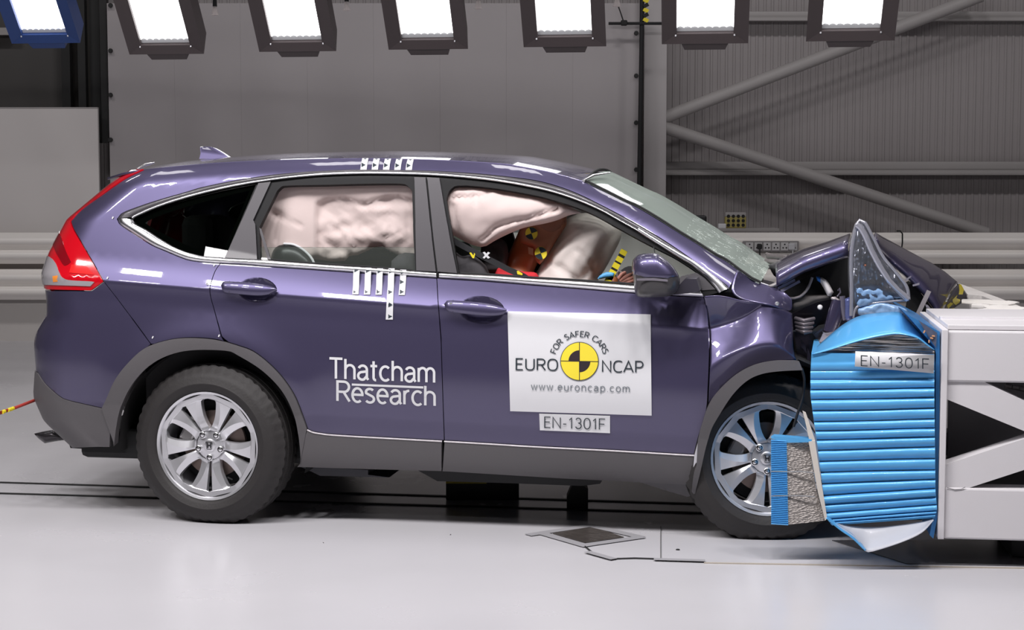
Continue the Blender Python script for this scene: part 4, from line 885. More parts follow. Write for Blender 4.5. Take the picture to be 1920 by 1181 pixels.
# ------------------------------------------------------------------ wheels
def make_wheel(c, toe=0.0, squash=0.0, lean=0.0):
    R = .373; Wt = .225; y0 = 0.0
    rim = MB(); Ro = .245
    rim.lathe([(Ro, .012), (Ro + .006, .002), (Ro + .006, -.002 + .004), (Ro - .004, .006), (Ro - .012, .03), (Ro - .02, .07), (Ro - .03, .19), (Ro + .004, .205)], 72)
    for k in range(5):
        lug = -pi / 2 + k * 2 * pi / 5
        for s in (-1, 1):
            NR = 44; A = []; B = []; Mi = []
            for i in range(NR + 1):
                t = i / NR; r = .072 + (Ro - .004 - .072) * t
                slot = .0035 + .012 * max(0, (r - .075)) / .16 if r > .075 else .0
                wide = lerp_tab([(.08, 0), (.086, .006), (.095, .012), (.115, .021), (.14, .029), (.17, .034), (.195, .0365), (.207, .036), (.213, .030), (.2165, .018), (.217, 0), (.3, 0)], r)
                if r > .212: slot = 0
                a1 = slot / r; a2 = pi / 5 - wide / r
                if a2 < a1 + .05: a2 = a1 + .05
                yf = .040 - .024 * t ** .7
                am = a1 + (a2 - a1) * (.12 + .76 * t); ds = min(1, slot / .003); dw = min(1, wide / .006)
                P = lambda a, y: Vector((r * cos(lug + s * a), y, r * sin(lug + s * a)))
                A.append([P(a1, yf + .024 * ds), P(a1 + .004, yf + .002 * ds), P(am, yf - .006 * (1 - t) * min(1, t * 5) - .0015), P(a2 - .004, yf + .005 * dw), P(a2, yf + .034 * dw)])
            v = [p for q in A for p in q]; rim.add(v, [(i * 5 + j, i * 5 + j + 1, (i + 1) * 5 + j + 1, (i + 1) * 5 + j) for i in range(NR) for j in range(4)])
    rim.lathe([(.0, .034), (.036, .034), (.045, .036), (.066, .040), (.074, .044), (.078, .06), (.07, .10)], 48)
    w = rim.build('wheel', ALLOY, CAR, 14); w.location = c; w.rotation_euler = (lean, 0, toe)
    zc = c[2]
    prof_t = [(Ro + .004, .012), (Ro + .012, -.004), (Ro + .022, -.012), (.285, -.017), (.288, -.019), (.292, -.019), (.295, -.017), (.318, -.012), (.338, 0.0), (.350, .014), (R, .034), (R + .001, .055), (R - .008, .057), (R - .008, .065), (R + .002, .067), (R + .002, .100), (R - .008, .102), (R - .008, .112), (R + .002, .114), (R + .002, .148), (R - .008, .150), (R - .008, .158), (R + .001, .160), (R, .182), (.350, .2), (.338, .215), (.29, .23), (Ro + .01, .21)]
    n = 144; v = []; f = []; m = len(prof_t)
    for k in range(n):
        a = 2 * pi * k / n
        for i, (r, y) in enumerate(prof_t):
            if k % 3 == 0 and (9 <= i <= 11 or 22 <= i <= 24): r -= .0055
            p = Vector((r * cos(a), y, r * sin(a)))
            fl = -zc + .001
            if p.z < fl + .012: p.y -= (fl + .012 - p.z) * .6 * (1 if i < 10 else -1 if i > 22 else 0); p.z = max(p.z, fl)
            v.append(p)
    for k in range(n):
        k2 = (k + 1) % n
        for i in range(m - 1): f.append((k * m + i, k * m + i + 1, k2 * m + i + 1, k2 * m + i))
    q = MB(); q.add(v, f); q.build('tyre', RUBBER, w, 32)
    MB().lathe([(0, .075), (.05, .075), (.155, .085), (.155, .105), (.05, .11)], 48).build('brake_disc', mat('brown_brake_disc', (.22, .17, .15), .45, .7), w, 30)
    MB().box((-.115 * cos(.6) - .02, .10, .06), (.07, .07, .13), Matrix.Rotation(.5, 3, 'Y'), bev=.012).build('brake_caliper', STEEL, w)
    MB().lathe([(.0, .12), (.20, .13), (.21, .20), (0, .20)], 40).build('wheel_back', BLACK, w)
    for k in range(5):
        lug = -pi / 2 + k * 2 * pi / 5; cx = .0575 * cos(lug); cz = .0575 * sin(lug)
        lg = MB().lathe([(.0155, .038), (.0155, .027), (.013, .0255), (.0115, .034)], 20, c=(cx, 0, cz)).lathe([(.0115, .034), (0, .034)], 20, c=(cx, 0, cz), mi=1).lathe([(.008, .034), (.0095, .026), (.006, .0245), (0, .0245)], 6, c=(cx, 0, cz))
        lg.build('lug_nut', [CHROME, BLACK], w, 40)
    MB().lathe([(.0, .026), (.024, .027), (.029, .030), (.030, .036)], 32).build('centre_cap', ALLOY, w, 40)
    h = MB()
    for poly in ([(-.011, .013), (-.006, .013), (-.0055, .003), (.0055, .003), (.006, .013), (.011, .013), (.0085, -.013), (.0045, -.013), (.005, -.003), (-.005, -.003), (-.0045, -.013), (-.0085, -.013)],):
        h.prism([Vector((x, .0255, z)) for x, z in poly], (0, -.002, 0))
    rr = [(-.0155, .015), (-.013, .0175), (.013, .0175), (.0155, .015), (.012, -.0165), (.0095, -.0185), (-.0095, -.0185), (-.012, -.0165)]
    for i in range(8): a, b = rr[i], rr[(i + 1) % 8]; h.bar((a[0], .0245, a[1]), (b[0], .0245, b[1]), .0016, .0016, up=(0, 1, 0))
    h.build('wheel_emblem', mat('dark_emblem', (.03, .03, .035), .25, .5), w)
    p = Vector((.19 * cos(-.95), .03, .19 * sin(-.95))); MB().tube([p, p + Vector((-.018, -.012, .012))], .004, 8).build('tyre_valve', BLACK, w)
    return w
make_wheel(Vector((-.003, .000, .360)), toe=radians(-5))
fwc = cy(1440, 866, .095)
make_wheel(Vector((fwc.x, .095, .358)), toe=radians(9), lean=radians(-4))
def far_wheel(x):
    w = MB().lathe([(0, .19), (.2, .2), (.236, .215), (.236, .0), (0, .05)], 40).build('wheel', ALLOY, CAR, 30); w.location = (x, 1.58, .357)
    MB().lathe([(.236, .01), (.30, -.005), (.35, .01), (.357, .04), (.357, .18), (.35, .21), (.30, .22), (.236, .205)], 64, close=True).build('tyre', RUBBER, w, 40)
far_wheel(0); far_wheel(2.62)
# wheel housings
for x, zc in ((0, .36), (2.52, .37)):
    q = MB(); r = .455; prof_ = [(x + r * cos(a), zc + r * sin(a)) for a in [radians(-16 + 202 * k / 28) for k in range(29)]]
    if x > 1: prof_ = [p for p in prof_ if p[0] < 2.82]
    v = [Vector((p[0], y, p[1])) for p in prof_ for y in (.075, .42)]; n = len(prof_)
    q.add(v, [(2 * i, 2 * i + 1, 2 * i + 3, 2 * i + 2) for i in range(n - 1)]); q.f.append(tuple(2 * i + 1 for i in range(n))); q.build('wheel_housing', mat('black_arch_liner', (.016, .015, .016), .75), CAR, 40)
conform('front_arch_trim', C([(1306, 868), (1309, 819.5), (1316, 792), (1328, 758.5), (1348, 731), (1378.5, 702.6), (1412, 684), (1450, 675.6), (1490, 675), (1499, 676.5, 1), (1506, 694, 1), (1463, 696), (1429, 701), (1402, 713), (1375, 738), (1351, 772), (1334.5, 802.5), (1324, 843), (1314, 884), (1304, 914), (1297, 907, 1), (1301, 880), (1306, 868)])[:-1], GREY_TRIM, CAR, off=.045, thick=.09, crease=False)
# ------------------------------------------------------------------ crumpled front wing
def patch(name, V, F, m, parent, creases=(), sub=3, solid=.006):
    """V: key -> (px, py, y): control mesh, subdivided; creases keep fold lines sharp"""
    keys = list(V); ix = {k: i for i, k in enumerate(keys)}
    me = bpy.data.meshes.new(name); me.from_pydata([tuple(cy(*V[k])) for k in keys], [], [tuple(ix[k] for k in f) for f in F]); me.update()
    o = link(name, me, m, parent, True)
    bm = bmesh.new(); bm.from_mesh(me); bmesh.ops.recalc_face_normals(bm, faces=bm.faces)
    if sum(f.normal.y for f in bm.faces) > 0: bmesh.ops.reverse_faces(bm, faces=bm.faces)
    cl = bm.edges.layers.float.new('crease_edge'); bm.verts.ensure_lookup_table()
    for ch, val in creases:
        for a, b in zip(ch, ch[1:]):
            e = bm.edges.get((bm.verts[ix[a]], bm.verts[ix[b]]))
            if e: e[cl] = val
    for e in bm.edges:
        if len(e.link_faces) == 1: e[cl] = 1
    bm.to_mesh(me); bm.free()
    s = o.modifiers.new('sub', 'SUBSURF'); s.levels = s.render_levels = sub
    if solid: d = o.modifiers.new('solid', 'SOLIDIFY'); d.thickness = solid; d.offset = -1
    return o
FV = dict(a0=(1320, 556, .040), a1=(1326, 586, 0.072), a2=(1329.5, 616, 0.105), a3=(1331, 640, 0.064), a4=(1331, 690, .012), a5=(1329, 726, .016), a6=(1328.5, 757, .022),
          d0=(1353, 553, 0.045), d1=(1385, 564, 0.055), d2=(1415, 567, 0.06), pk=(1430, 569, 0.075),
          m0=(1352, 583, 0.085), m1=(1384, 586, 0.095),
          c1=(1362, 607, 0.118), c2=(1398, 594, 0.114), 
          k0=(1365, 640, 0.066), k1=(1400, 625, 0.062), k2=(1432, 605, 0.045), h0=(1458, 574, 0.085), h1=(1485, 587, .13), h2=(1460, 612, 0.06), h3=(1488, 624, .13),
          e0=(1360, 668, .020), e1=(1390, 655, .012), e2=(1425, 647, .006), e3=(1461, 643.5, .012), e4=(1486, 652, .11), e5=(1493, 674, .07),
          b1=(1350, 729, .034), b2=(1380, 702, .045), b3=(1412, 685, .052), b4=(1450, 677, .055), b5=(1490, 676.5, .065))
FF = [('a0', 'd0', 'm0', 'a1'), ('d0', 'd1', 'm1', 'm0'), ('a1', 'm0', 'c1', 'a2'), ('m0', 'm1', 'c2', 'c1'), ('d1', 'd2', 'c2', 'm1'), ('d2', 'pk', 'c2'), ('a2', 'c1', 'k0', 'a3'), ('c1', 'c2', 'k1', 'k0'), ('c2', 'pk', 'k2', 'k1'),
      ('pk', 'h0', 'h2', 'k2'), ('h0', 'h1', 'h3', 'h2'), ('a3', 'k0', 'e0', 'a4'), ('k0', 'k1', 'e1', 'e0'), ('k1', 'k2', 'e2', 'e1'), ('k2', 'h2', 'e3', 'e2'), ('h2', 'h3', 'e4', 'e3'), ('e3', 'e4', 'e5'),
      ('a4', 'e0', 'b1', 'a5'), ('a5', 'b1', 'a6'), ('e0', 'e1', 'b2', 'b1'), ('e1', 'e2', 'b3', 'b2'), ('e2', 'e3', 'b4', 'b3'), ('e3', 'e5', 'b5', 'b4')]
wing = patch('front_wing', FV, FF, PAINT, CAR, [(('a2', 'c1', 'c2', 'pk'), .9), (('d0', 'd1', 'd2', 'pk'), .9), (('e1', 'e2', 'e3', 'e5'), .9), (('a4', 'e0', 'e1'), .5)])
UV = dict(a=(1364, 549, .05), b=(1383, 506, .12), c=(1410, 524, .17), d=(1440, 533, .17), e=(1472, 545, .15), f=(1484, 562, .14), g=(1488, 588, .15), h=(1460, 576, .08), i=(1432, 569, .06), j=(1400, 565, .06), k=(1405, 545, .10), l=(1440, 552, .11), m=(1468, 560, .12))
patch('wing_top_panel', UV, [('a', 'b', 'c', 'k'), ('a', 'k', 'j'), ('k', 'c', 'd', 'l'), ('j', 'k', 'l', 'i'), ('l', 'd', 'e', 'm'), ('i', 'l', 'm', 'h'), ('m', 'e', 'f', 'g'), ('h', 'm', 'g')], PAINT, CAR, [(('c', 'd', 'e', 'f'), .6)])
p = cy(1457, 569.5, .06); MB().lathe([(0, -.012), (.006, -.011), (.009, -.004), (.010, .004)], 16, c=p).build('wing_bolt', ALLOY, wing, 40)
conform('sill_flap', [(1190, 905), (1296, 908), (1301, 931), (1290, 935), (1245, 922)], SURROUND, CAR, off=-.01, thick=.01, crease=False)
conform('wing_edge_scrap', [(1301, 852), (1309, 822), (1312, 850), (1305, 880), (1302, 912), (1296, 907)], ALLOY, CAR, off=.012, thick=.008, crease=False)
# ------------------------------------------------------------------ underbody, exhaust, cabin shell
q = MB(); q.box((.68, .91, .33), (2.75, 1.50, .14), bev=.03); q.build('floor_pan', BLACK, CAR)
q = MB(); q.prism([cy(x, y, .35) for x, y in ((780, 880), (1130, 897), (1125, 907), (1090, 911), (960, 906), (820, 902))], (0, .6, 0)); q.build('under_tray', BLACK_PLASTIC, CAR)
q = MB(); q.prism([cy(x, y, .22) for x, y in ((560, 874), (690, 881), (690, 890), (730, 895), (600, 892), (575, 880))], (0, .5, 0)); q.build('under_tray', mat('dark_blue_grey_tray', (.05, .05, .06), .5), CAR)
MB().tube([cy(130, 822, .5), cy(130, 822, .5) + Vector((.4, 0, .04))], .03, 16).build('exhaust_pipe', BLACK, CAR, 40)
q = MB(); q.prism([cy(x, y, .2) for x, y in ((128, 828), (262, 838), (262, 848), (132, 840))], (0, 1.2, 0)); q.build('rear_valance', BLACK_PLASTIC, CAR)
LIN = INNER
q = MB(); q.box((-.50, 1.42, 1.05), (.2, .3, .66), bev=.05); q.build('load_bay_lining', LIN, CAR)
q = MB(); q.prism([Vector((x, .85, z)) for x, z in ((2.3, .30), (3.0, .24), (3.14, .4), (3.16, .72), (3.02, .92), (2.4, 1.06))], (0, .88, 0)); q.build('nose_panel', PAINT, CAR)
q = MB(); q.box((.95, 1.68, .75), (3.0, .03, .75)); q.build('cabin_lining', LIN, CAR)
q = MB(); q.box((-.25, .95, .86), (.05, 1.45, .72)); q.build('load_bay_lining', LIN, CAR)
loft('headlining', [p + Vector((.0, .03, -.035)) for p in roof_edge], mat('grey_headlining', (.16, .15, .15), .9), lambda t, p: .035, thick=0)
q = MB(); q.prism([Vector((x, .16, z)) for x, z in ((1.95, .75), (2.50, .75), (2.47, 1.08), (2.2, 1.09), (2.02, 1.04), (1.93, .95))], (0, 1.5, 0)); q.build('dashboard', BLACK_PLASTIC, CAR)
q = MB(); q.box((.95, .16, .75), (2.6, .02, .55)); q.build('door_lining', LIN, CAR)
q = MB(); q.box((2.58, 1.09, .86), (.04, 1.15, .50)); q.build('bulkhead', BLACK, CAR)
# ------------------------------------------------------------------ cushions: outline in pixels, laid at a depth in the car, puffed out towards the flank
def pillow(name, poly, y0, amp, m, parent=None, edge=30.0, feat=None, back=None, sp=6.0, prof_=.5, mapf=None, tilt=None):
    F3 = mapf or cy; po = dedupe(dens(poly, sp * .8), .3); pts = list(po); n = len(po); segs = [(po[i], po[(i + 1) % n]) for i in range(n)]
    x0 = min(p[0] for p in po); x1 = max(p[0] for p in po); y0_ = min(p[1] for p in po); y1 = max(p[1] for p in po)
    D = [0.0] * n; x = x0; r = 0
    while x < x1:
        yy = y0_ + (sp / 2 if r % 2 else 0)
        while yy < y1:
            if pip((x, yy), po):
                d = min(seg_d((x, yy), a, b) for a, b in segs)
                if d > sp * .4: pts.append((x, yy)); D.append(d)
            yy += sp
        x += sp * .87; r += 1
    V, _, F, *_ = delaunay_2d_cdt([Vector(p) for p in pts], [(i, (i + 1) % n) for i in range(n)], [], 0, 1e-6)
    key = {}
    F = [f for f in F if pip((sum(V[i].x for i in f) / 3, sum(V[i].y for i in f) / 3), po)]
    v = []; nb = len(V)
    for i, q in enumerate(V):
        d = D[i] if i < len(D) else 0
        t = min(1, d / edge); s = (1 - (1 - t) ** 2) ** prof_
        h = amp * s + (feat(q.x, q.y) * min(1, d / 8) if feat else 0)
        yb = y0 + (tilt(q.x, q.y) if tilt else 0)
        v.append((q.x, q.y, yb - h, yb + (back if back is not None else amp * .6) * s + .004))
    verts = [F3(a, b, c) for a, b, c, _ in v] + [F3(a, b, d) for a, b, _, d in v]
    faces = [tuple(f) for f in F] + [tuple(i + nb for i in f[::-1]) for f in F]
    cnt = {(f[i], f[(i + 1) % 3]) for f in F for i in range(3)}
    for a, b in cnt:
        if (b, a) not in cnt: faces.append((b, a, a + nb, b + nb))
    o = mesh(name, verts, faces, m, parent, True); fix_normals(o); return o
def gauss(x, y, cx, cy_, sx, sy, rot=0):
    dx, dy = x - cx, y - cy_; c, s = cos(rot), sin(rot); u = (dx * c + dy * s) / sx; w = (-dx * s + dy * c) / sy; return math.exp(-(u * u + w * w) / 2)
def ridge(x, y, pts, w):
    return math.exp(-(min(seg_d((x, y), a, b) for a, b in zip(pts, pts[1:])) / w) ** 2)
nz = lambda x, y, s, o=0: noise.noise(Vector((x / s, y / s, o)))
def sm(t): t = max(0, min(1, t)); return t * t * (3 - 2 * t)
FOLD = [(560, 385), (600, 379), (612, 373), (630, 370), (650, 371.5), (675, 377), (692, 378), (715, 370), (740, 366.5), (756, 369), (771, 374), (800, 380)]
def f_rear(x, y):
    """smooth roll along the top and left, a sunken quilted field with fine creases"""
    k = sm((x - 590) / 8) * sm((y - cr_tab(FOLD, x) + 3) / 6); u = (x - 594) * .70 + (y - 372) * .71; w_ = -(x - 594) * .71 + (y - 372) * .70
    h = .022 * (1 - k) + .014 * gauss(x, y, 552, 400, 34, 40) + .010 * gauss(x, y, 545, 460, 40, 34) + .014 * gauss(x, y, 665, 358, 110, 9)
    h -= .030 * gauss(x, y, 518, 402, 9, 5, .35) + .010 * ridge(x, y, [(526, 406), (545, 416), (566, 424)], 2.5) + .010 * ridge(x, y, [(521, 412), (519, 435), (517, 452)], 3)
    h += k * 1.6 * (.005 * noise.noise(Vector((u / 45, w_ / 6, 1))) * sm((690 - x) / 60 + .5) + .008 * nz(x, y, 24, 4) + .006 * nz(x, y, 11, 8) * sm((y - 395) / 40))
    h += k * (.016 * gauss(x, y, 730, 428, 20, 16) + .012 * gauss(x, y, 690, 442, 11, 9) + .010 * gauss(x, y, 757, 442, 11, 11) + .011 * gauss(x, y, 630, 446, 9, 8) + .007 * gauss(x, y, 655, 446, 10, 9) + .012 * gauss(x, y, 715, 392, 50, 8))
    h -= k * .008 * (ridge(x, y, [(702, 442), (718, 447), (735, 443), (752, 436)], 3) + ridge(x, y, [(708, 412), (716, 404), (730, 402), (748, 407)], 2.5) + ridge(x, y, [(676, 386), (700, 389), (722, 384)], 3))
    return h
bag = pillow('curtain_airbag', [(470, 330), (790, 328), (790, 483), (753, 480), (731, 471), (718, 462), (702, 463), (689, 470), (671, 478), (655, 480), (647, 489), (623, 490), (590, 486), (575, 510), (470, 510)], .30, .03, BAG, CAR, 26, f_rear, back=.05)
for x, y, a in ((592, 361, .3), (666, 368, .1), (752, 359, -.6)):
    pts_ = [(x - 3 * cos(a), y - 3 * sin(a) - 1), (x + 3 * cos(a), y + 3 * sin(a) - 1), (x + 3 * cos(a), y + 3 * sin(a) + 1), (x - 3 * cos(a), y - 3 * sin(a) + 1)]
    decal('print_mark', [(pts_, 0)], [BLACK_INK], bag, 0, mapf=lambda X_, Y_, o: cy(X_, Y_, .245))
for x, y in ((547, 360), (718, 361)): decal('print_mark', [([(x - 6, y - 3), (x + 7, y - 3), (x + 7, y + 3), (x - 6, y + 3)], 0)], [mat('faint_blue_print', (.42, .42, .60), .8)], bag, 0, mapf=lambda X_, Y_, o: cy(X_, Y_, .243))
def f_front(x, y):
    h = .04 * gauss(x, y, 900, 395, 50, 30) + .03 * gauss(x, y, 985, 395, 50, 20) - .025 * ridge(x, y, [(852, 371), (868, 369), (878, 371), (890, 367), (905, 368), (918, 358)], 3.2)
    h -= .02 * gauss(x, y, 893, 377, 5, 7) - .012 * gauss(x, y, 893, 378, 9, 9)
    h -= .022 * ridge(x, y, [(905, 450), (930, 425), (960, 415), (990, 409), (1045, 392)], 4) - .012 * ridge(x, y, [(905, 460), (935, 437), (965, 425), (1000, 417), (1050, 402)], 6)
    h -= .015 * ridge(x, y, [(850, 385), (856, 420), (866, 455)], 5) + .012 * ridge(x, y, [(1046, 378), (1044, 390), (1040, 396)], 3)
    return h + .006 * nz(x, y, 26, 3)
pillow('curtain_airbag', C([(830, 378), (845, 340, 1), (880, 346), (922, 352), (945, 359), (1000, 366), (1031, 376), (1050, 377), (1070, 388), (1090, 399, 1), (1066, 404), (1050, 411), (1026.6, 418), (987, 426), (964, 434), (940, 445), (925, 453), (912, 461), (902, 463), (880, 457), (850, 441), (836, 432, 1), (830, 378)])[:-1], .27, .045, BAG, CAR, 24, f_front, back=.05)
def f_drv(x, y):
    h = -.02 * ridge(x, y, [(1050, 500), (1085, 530), (1110, 500), (1150, 440)], 6) - .016 * ridge(x, y, [(1085, 470), (1110, 500), (1118, 525)], 5) - .010 * ridge(x, y, [(1022, 480), (1045, 505), (1062, 525)], 4)
    return h + .012 * noise.noise(Vector(((x + y * .6) / 18, (y - x * .6) / 60, 2))) * min(1, max(0, (y - 440) / 30)) + .006 * nz(x, y, 30, 9)
pillow('driver_airbag', C([(1084, 400), (1062, 412), (1049, 436), (1027, 469), (1013, 498), (1000, 522), (994, 560), (1060, 590), (1118, 560), (1122, 524), (1133, 507), (1151, 474), (1164, 446), (1163, 424), (1148, 408), (1120, 399), (1084, 400)])[:-1], .50, .20, BAG_W, CAR, 62, f_drv, back=.2)
pillow('passenger_airbag', [(1060, 385), (1150, 395), (1235, 440), (1310, 495), (1345, 540), (1300, 580), (1060, 580)], 1.05, .10, cloth(mat('grey_beige_airbag_cloth', (.88, .83, .81), .85), .2), CAR, 70, back=.1, sp=9, tilt=lambda x, y: (540 - y) * .0036)
pillow('side_airbag', C([(862, 522), (880, 515), (915, 514), (950, 516), (985, 525), (985, 560), (862, 560), (862, 522)])[:-1], .17, .03, BAG_W, CAR, 12, back=.03)
pillow('exhaust_tip', C([(64, 813, 1), (80, 809), (98, 806, 1), (112, 814), (130, 824, 1), (106, 827), (84, 831, 1), (72, 822), (64, 813)])[:-1], .45, .045, mat('dark_exhaust_metal', (.06, .055, .06), .3, .7), CAR, 11, back=.045, sp=4)
MB().tube([cy(x, y, .04) for x, y in C([(1503, 690), (1508, 712), (1505, 745), (1494, 780), (1488, 800)])], .006, 8).build('liner_edge', BLACK_PLASTIC, CAR, 50)
# seats
def seat(x, y, name):
    s = MB().box((x + .12, y, .58), (.56, .50, .16), bev=.05).build(name, SEAT, CAR, 50)
    q = MB().box((0, 0, .33), (.14, .50, .64), bev=.055); o = q.build('seat_back', SEAT, s, 50); o.location = (x - .16, y, .62); o.rotation_euler = (0, -.32, 0)
    h = MB().box((0, 0, 0), (.10, .27, .20), bev=.045).build('headrest', SEAT, s, 50); h.location = (x - .42, y, 1.33); h.rotation_euler = (0, -.2, 0)
    return s
seat(1.22, .45, 'front_seat'); seat(1.22, 1.35, 'front_seat')
q = MB().box((0, 0, .3), (.16, 1.3, .60), bev=.06); o = q.build('rear_seat_back', SEAT, CAR, 50); o.location = (.22, .92, .62); o.rotation_euler = (0, -.25, 0)
pillow('seat_bolster', C([(835, 500), (848, 470), (866, 480), (885, 478), (905, 492), (915, 506), (918, 540), (835, 540), (835, 500)])[:-1], .24, .05, SEAT, CAR, 22, lambda x, y: -.012 * ridge(x, y, [(862, 508), (878, 490), (895, 483)], 3), back=.03)
pillow('headrest_wing', C([(902, 463), (930, 447), (947, 452), (953, 470), (951, 492), (944, 510), (905, 512), (900, 490), (902, 463)])[:-1], .38, .05, SEAT, CAR, 14, lambda x, y: -.02 * ridge(x, y, [(922, 465), (935, 480), (940, 505)], 3), back=.04)
def ribbon(name, pts, w, m, y, parent=CAR):
    q = MB()
    for a, b in zip(pts, pts[1:]): q.bar(cy(*a, y), cy(*b, y), w, .004, up=(0, 0, 1)) if False else None
    A = [Vector(p) for p in pts]; L_, R_ = [], []
    for i in range(len(A)):
        d = (A[min(i + 1, len(A) - 1)] - A[max(i - 1, 0)]).normalized(); n = Vector((-d.y, d.x)) * w; L_.append(A[i] + n); R_.append(A[i] - n)
    v = [cy(p.x, p.y, y) for p in L_ + R_] + [cy(p.x, p.y, y + .004) for p in L_ + R_]; k = len(A)
    q.add(v, [(i, i + 1, k + i + 1, k + i) for i in range(k - 1)] + [(2 * k + i, 3 * k + i, 3 * k + i + 1, 2 * k + i + 1) for i in range(k - 1)] + [(i, 2 * k + i, 2 * k + i + 1, i + 1) for i in range(k - 1)] + [(k + i, k + i + 1, 3 * k + i + 1, 3 * k + i) for i in range(k - 1)])
    return q.build(name, m, parent)
belt = ribbon('seat_belt', C([(838, 444), (868, 461), (900, 478), (930, 493), (955, 506), (982, 518), (1000, 532)]), 5.5, mat('black_webbing', (.02, .02, .023), .6), .185)
for pl, m_ in (([(905, 473), (909, 472), (912, 475.5), (915, 472), (919, 474), (914.5, 478.5), (919, 483), (915, 485), (911.5, 481.5), (908, 485), (905, 483), (909, 478.5)], WHITE_VINYL), ([(880, 474), (883, 473), (888, 479), (889, 474), (891, 476), (889, 484), (886, 484)], YB_Y), ([(969, 508), (972, 507.5), (980, 513), (979, 516), (970, 514)], YB_Y)):
    decal('belt_mark', [(pl, 0)], [m_], belt, 0, mapf=lambda x, y, o: cy(x, y, .180))
# steering wheel
sw = MB(); cxs = Vector((1.80, .45, .98)); n1 = Vector((-.85, 0, .52)); a1 = Vector((0, 1, 0)); a2 = n1.cross(a1).normalized()
sw.tube([cxs + (a1 * cos(t) + a2 * sin(t)) * .185 for t in [2 * pi * k / 32 for k in range(33)]], .015, 8); sw.tube([cxs + a1 * .18, cxs - a1 * .18], .02, 8); sw.tube([cxs, cxs + Vector((.2, 0, -.12))], .03, 8); sw.build('steering_wheel', BLACK_PLASTIC, CAR, 50)
pillow('instrument_hood', C([(1135, 545), (1150, 520), (1165, 506), (1178, 499), (1195, 502), (1205, 520), (1205, 560), (1135, 560), (1135, 545)])[:-1], .42, .06, SEAT, CAR, 14, back=.1)
MB().tube([cy(1159, 520, .36), cy(1157, 511, .35), cy(1161, 506, .35), cy(1165, 510, .35), cy(1163, 518, .36)], .006, 6).build('column_stalk', mat('pale_stalk', (.45, .40, .38), .5), CAR, 50)
# striped measuring rod in the windscreen corner
a, b = cy(1171, 469, .26), cy(1136, 534, .26); d = b - a
rod = tag(MB().bar(a + Vector((0, .004, 0)), b + Vector((0, .004, 0)), .030, .006, up=(0, 1, 0)).build('measuring_rod', BLACK), 'yellow and black striped measuring rod leaning behind the wing mirror', 'measuring rod')
rod.matrix_world = CAR.matrix_basis.copy()
for t0, t1 in ((0, .13), (.20, .33), (.38, .52), (.58, .74), (.84, 1.0)):
    MB().bar(a + d * t0, a + d * t1, .031, .004, up=(0, 1, 0)).build('yellow_band', YB_Y, rod)
q = pillow('blue_tape_wrap', C([(1120, 523), (1124, 517), (1137, 510), (1152, 512), (1150, 519), (1136, 521), (1127, 523), (1120, 523)])[:-1], .250, .008, BLUE_TAPE, rod, 5, sp=3)
# child seat behind
cs = tag(pillow('child_seat', C([(506, 512), (508, 483), (516, 464), (532, 457), (552, 459), (572, 471), (586, 487), (592, 506), (592, 530), (506, 530), (506, 512)])[:-1], .24, .05, mat('black_child_seat_shell', (.012, .014, .014), .35), None, 24, back=.25), 'black child seat shell with pale rim showing in the rear door window', 'child seat')
cs.matrix_world = CAR.matrix_basis.copy()
MB().tube([cy(x, y, .225) for x, y in C([(532, 457), (552, 459), (572, 471), (586, 487), (592, 506)])], .006, 8).build('pale_rim', mat('pale_piping', (.6, .6, .62), .5), cs, 50)
# ------------------------------------------------------------------ crash test dummy in the driver's seat
DUM = empty('crash_test_dummy', O_CAR, -YAW, label='orange brown crash test dummy slumped into the airbag in the driver seat', cat='dummy')
DUM.location = CAR.matrix_basis @ Vector((1.2, .45, .5)); dinv = -Vector((1.2, .45, .5))
def skin(name, nodes, edges, m, parent, sub=2, root=None):
    keys = list(nodes); ix = {k: i for i, k in enumerate(keys)}
    me = bpy.data.meshes.new(name); me.from_pydata([tuple(Vector(nodes[k][0]) + dinv) for k in keys], [(ix[a], ix[b]) for a, b in edges], []); me.update()
    o = link(name, me, m, parent); md = o.modifiers.new('skin', 'SKIN'); md.use_smooth_shade = True
    for k in keys:
        sv = me.skin_vertices[0].data[ix[k]]; r = nodes[k][1]; sv.radius = r if isinstance(r, tuple) else (r, r); sv.use_root = (k == (root or keys[0]))
    s = o.modifiers.new('sub', 'SUBSURF'); s.levels = s.render_levels = sub; return o
nb_ = cy(967, 514, .45); nm_ = cy(979, 484, .45); hb = cy(995, 458, .45); hm = cy(1012, 437, .45); ht = cy(1026, 414, .45); fc = cy(1038, 452, .45); chn = cy(1022, 478, .45)
wr_ = cy(1148, 530, .38); hand = cy(1166, 523, .36)
N_ = dict(pelvis=((1.22, .45, .64), .15), belly=((1.24, .45, .80), .14), chest=((1.32, .45, .98), (.15, .17)), neckb=(nb_, .085), neckm=(nm_, .072), headb=(hb, .088), headm=(hm, .102), headt=(ht, .07), face=(fc, .075), chin=(chn, .048),
          shr=((1.38, .25, 1.03), .068), elr=((1.52, .22, .86), .046), wrr=(wr_, .030), har=(cy(1160, 526, .36), .034), shl=((1.38, .65, 1.03), .068), ell_=((1.58, .70, .86), .046), wrl=((1.80, .60, .96), .030), hal=((1.87, .57, .99), .034),
          hir=((1.30, .34, .64), .095), knr=((1.72, .33, .70), .066), anr=((2.06, .33, .40), .045), ftr=((2.20, .33, .37), .04), hil=((1.30, .56, .64), .095), knl=((1.72, .57, .70), .066), anl=((2.06, .57, .40), .045), ftl=((2.20, .57, .37), .04))
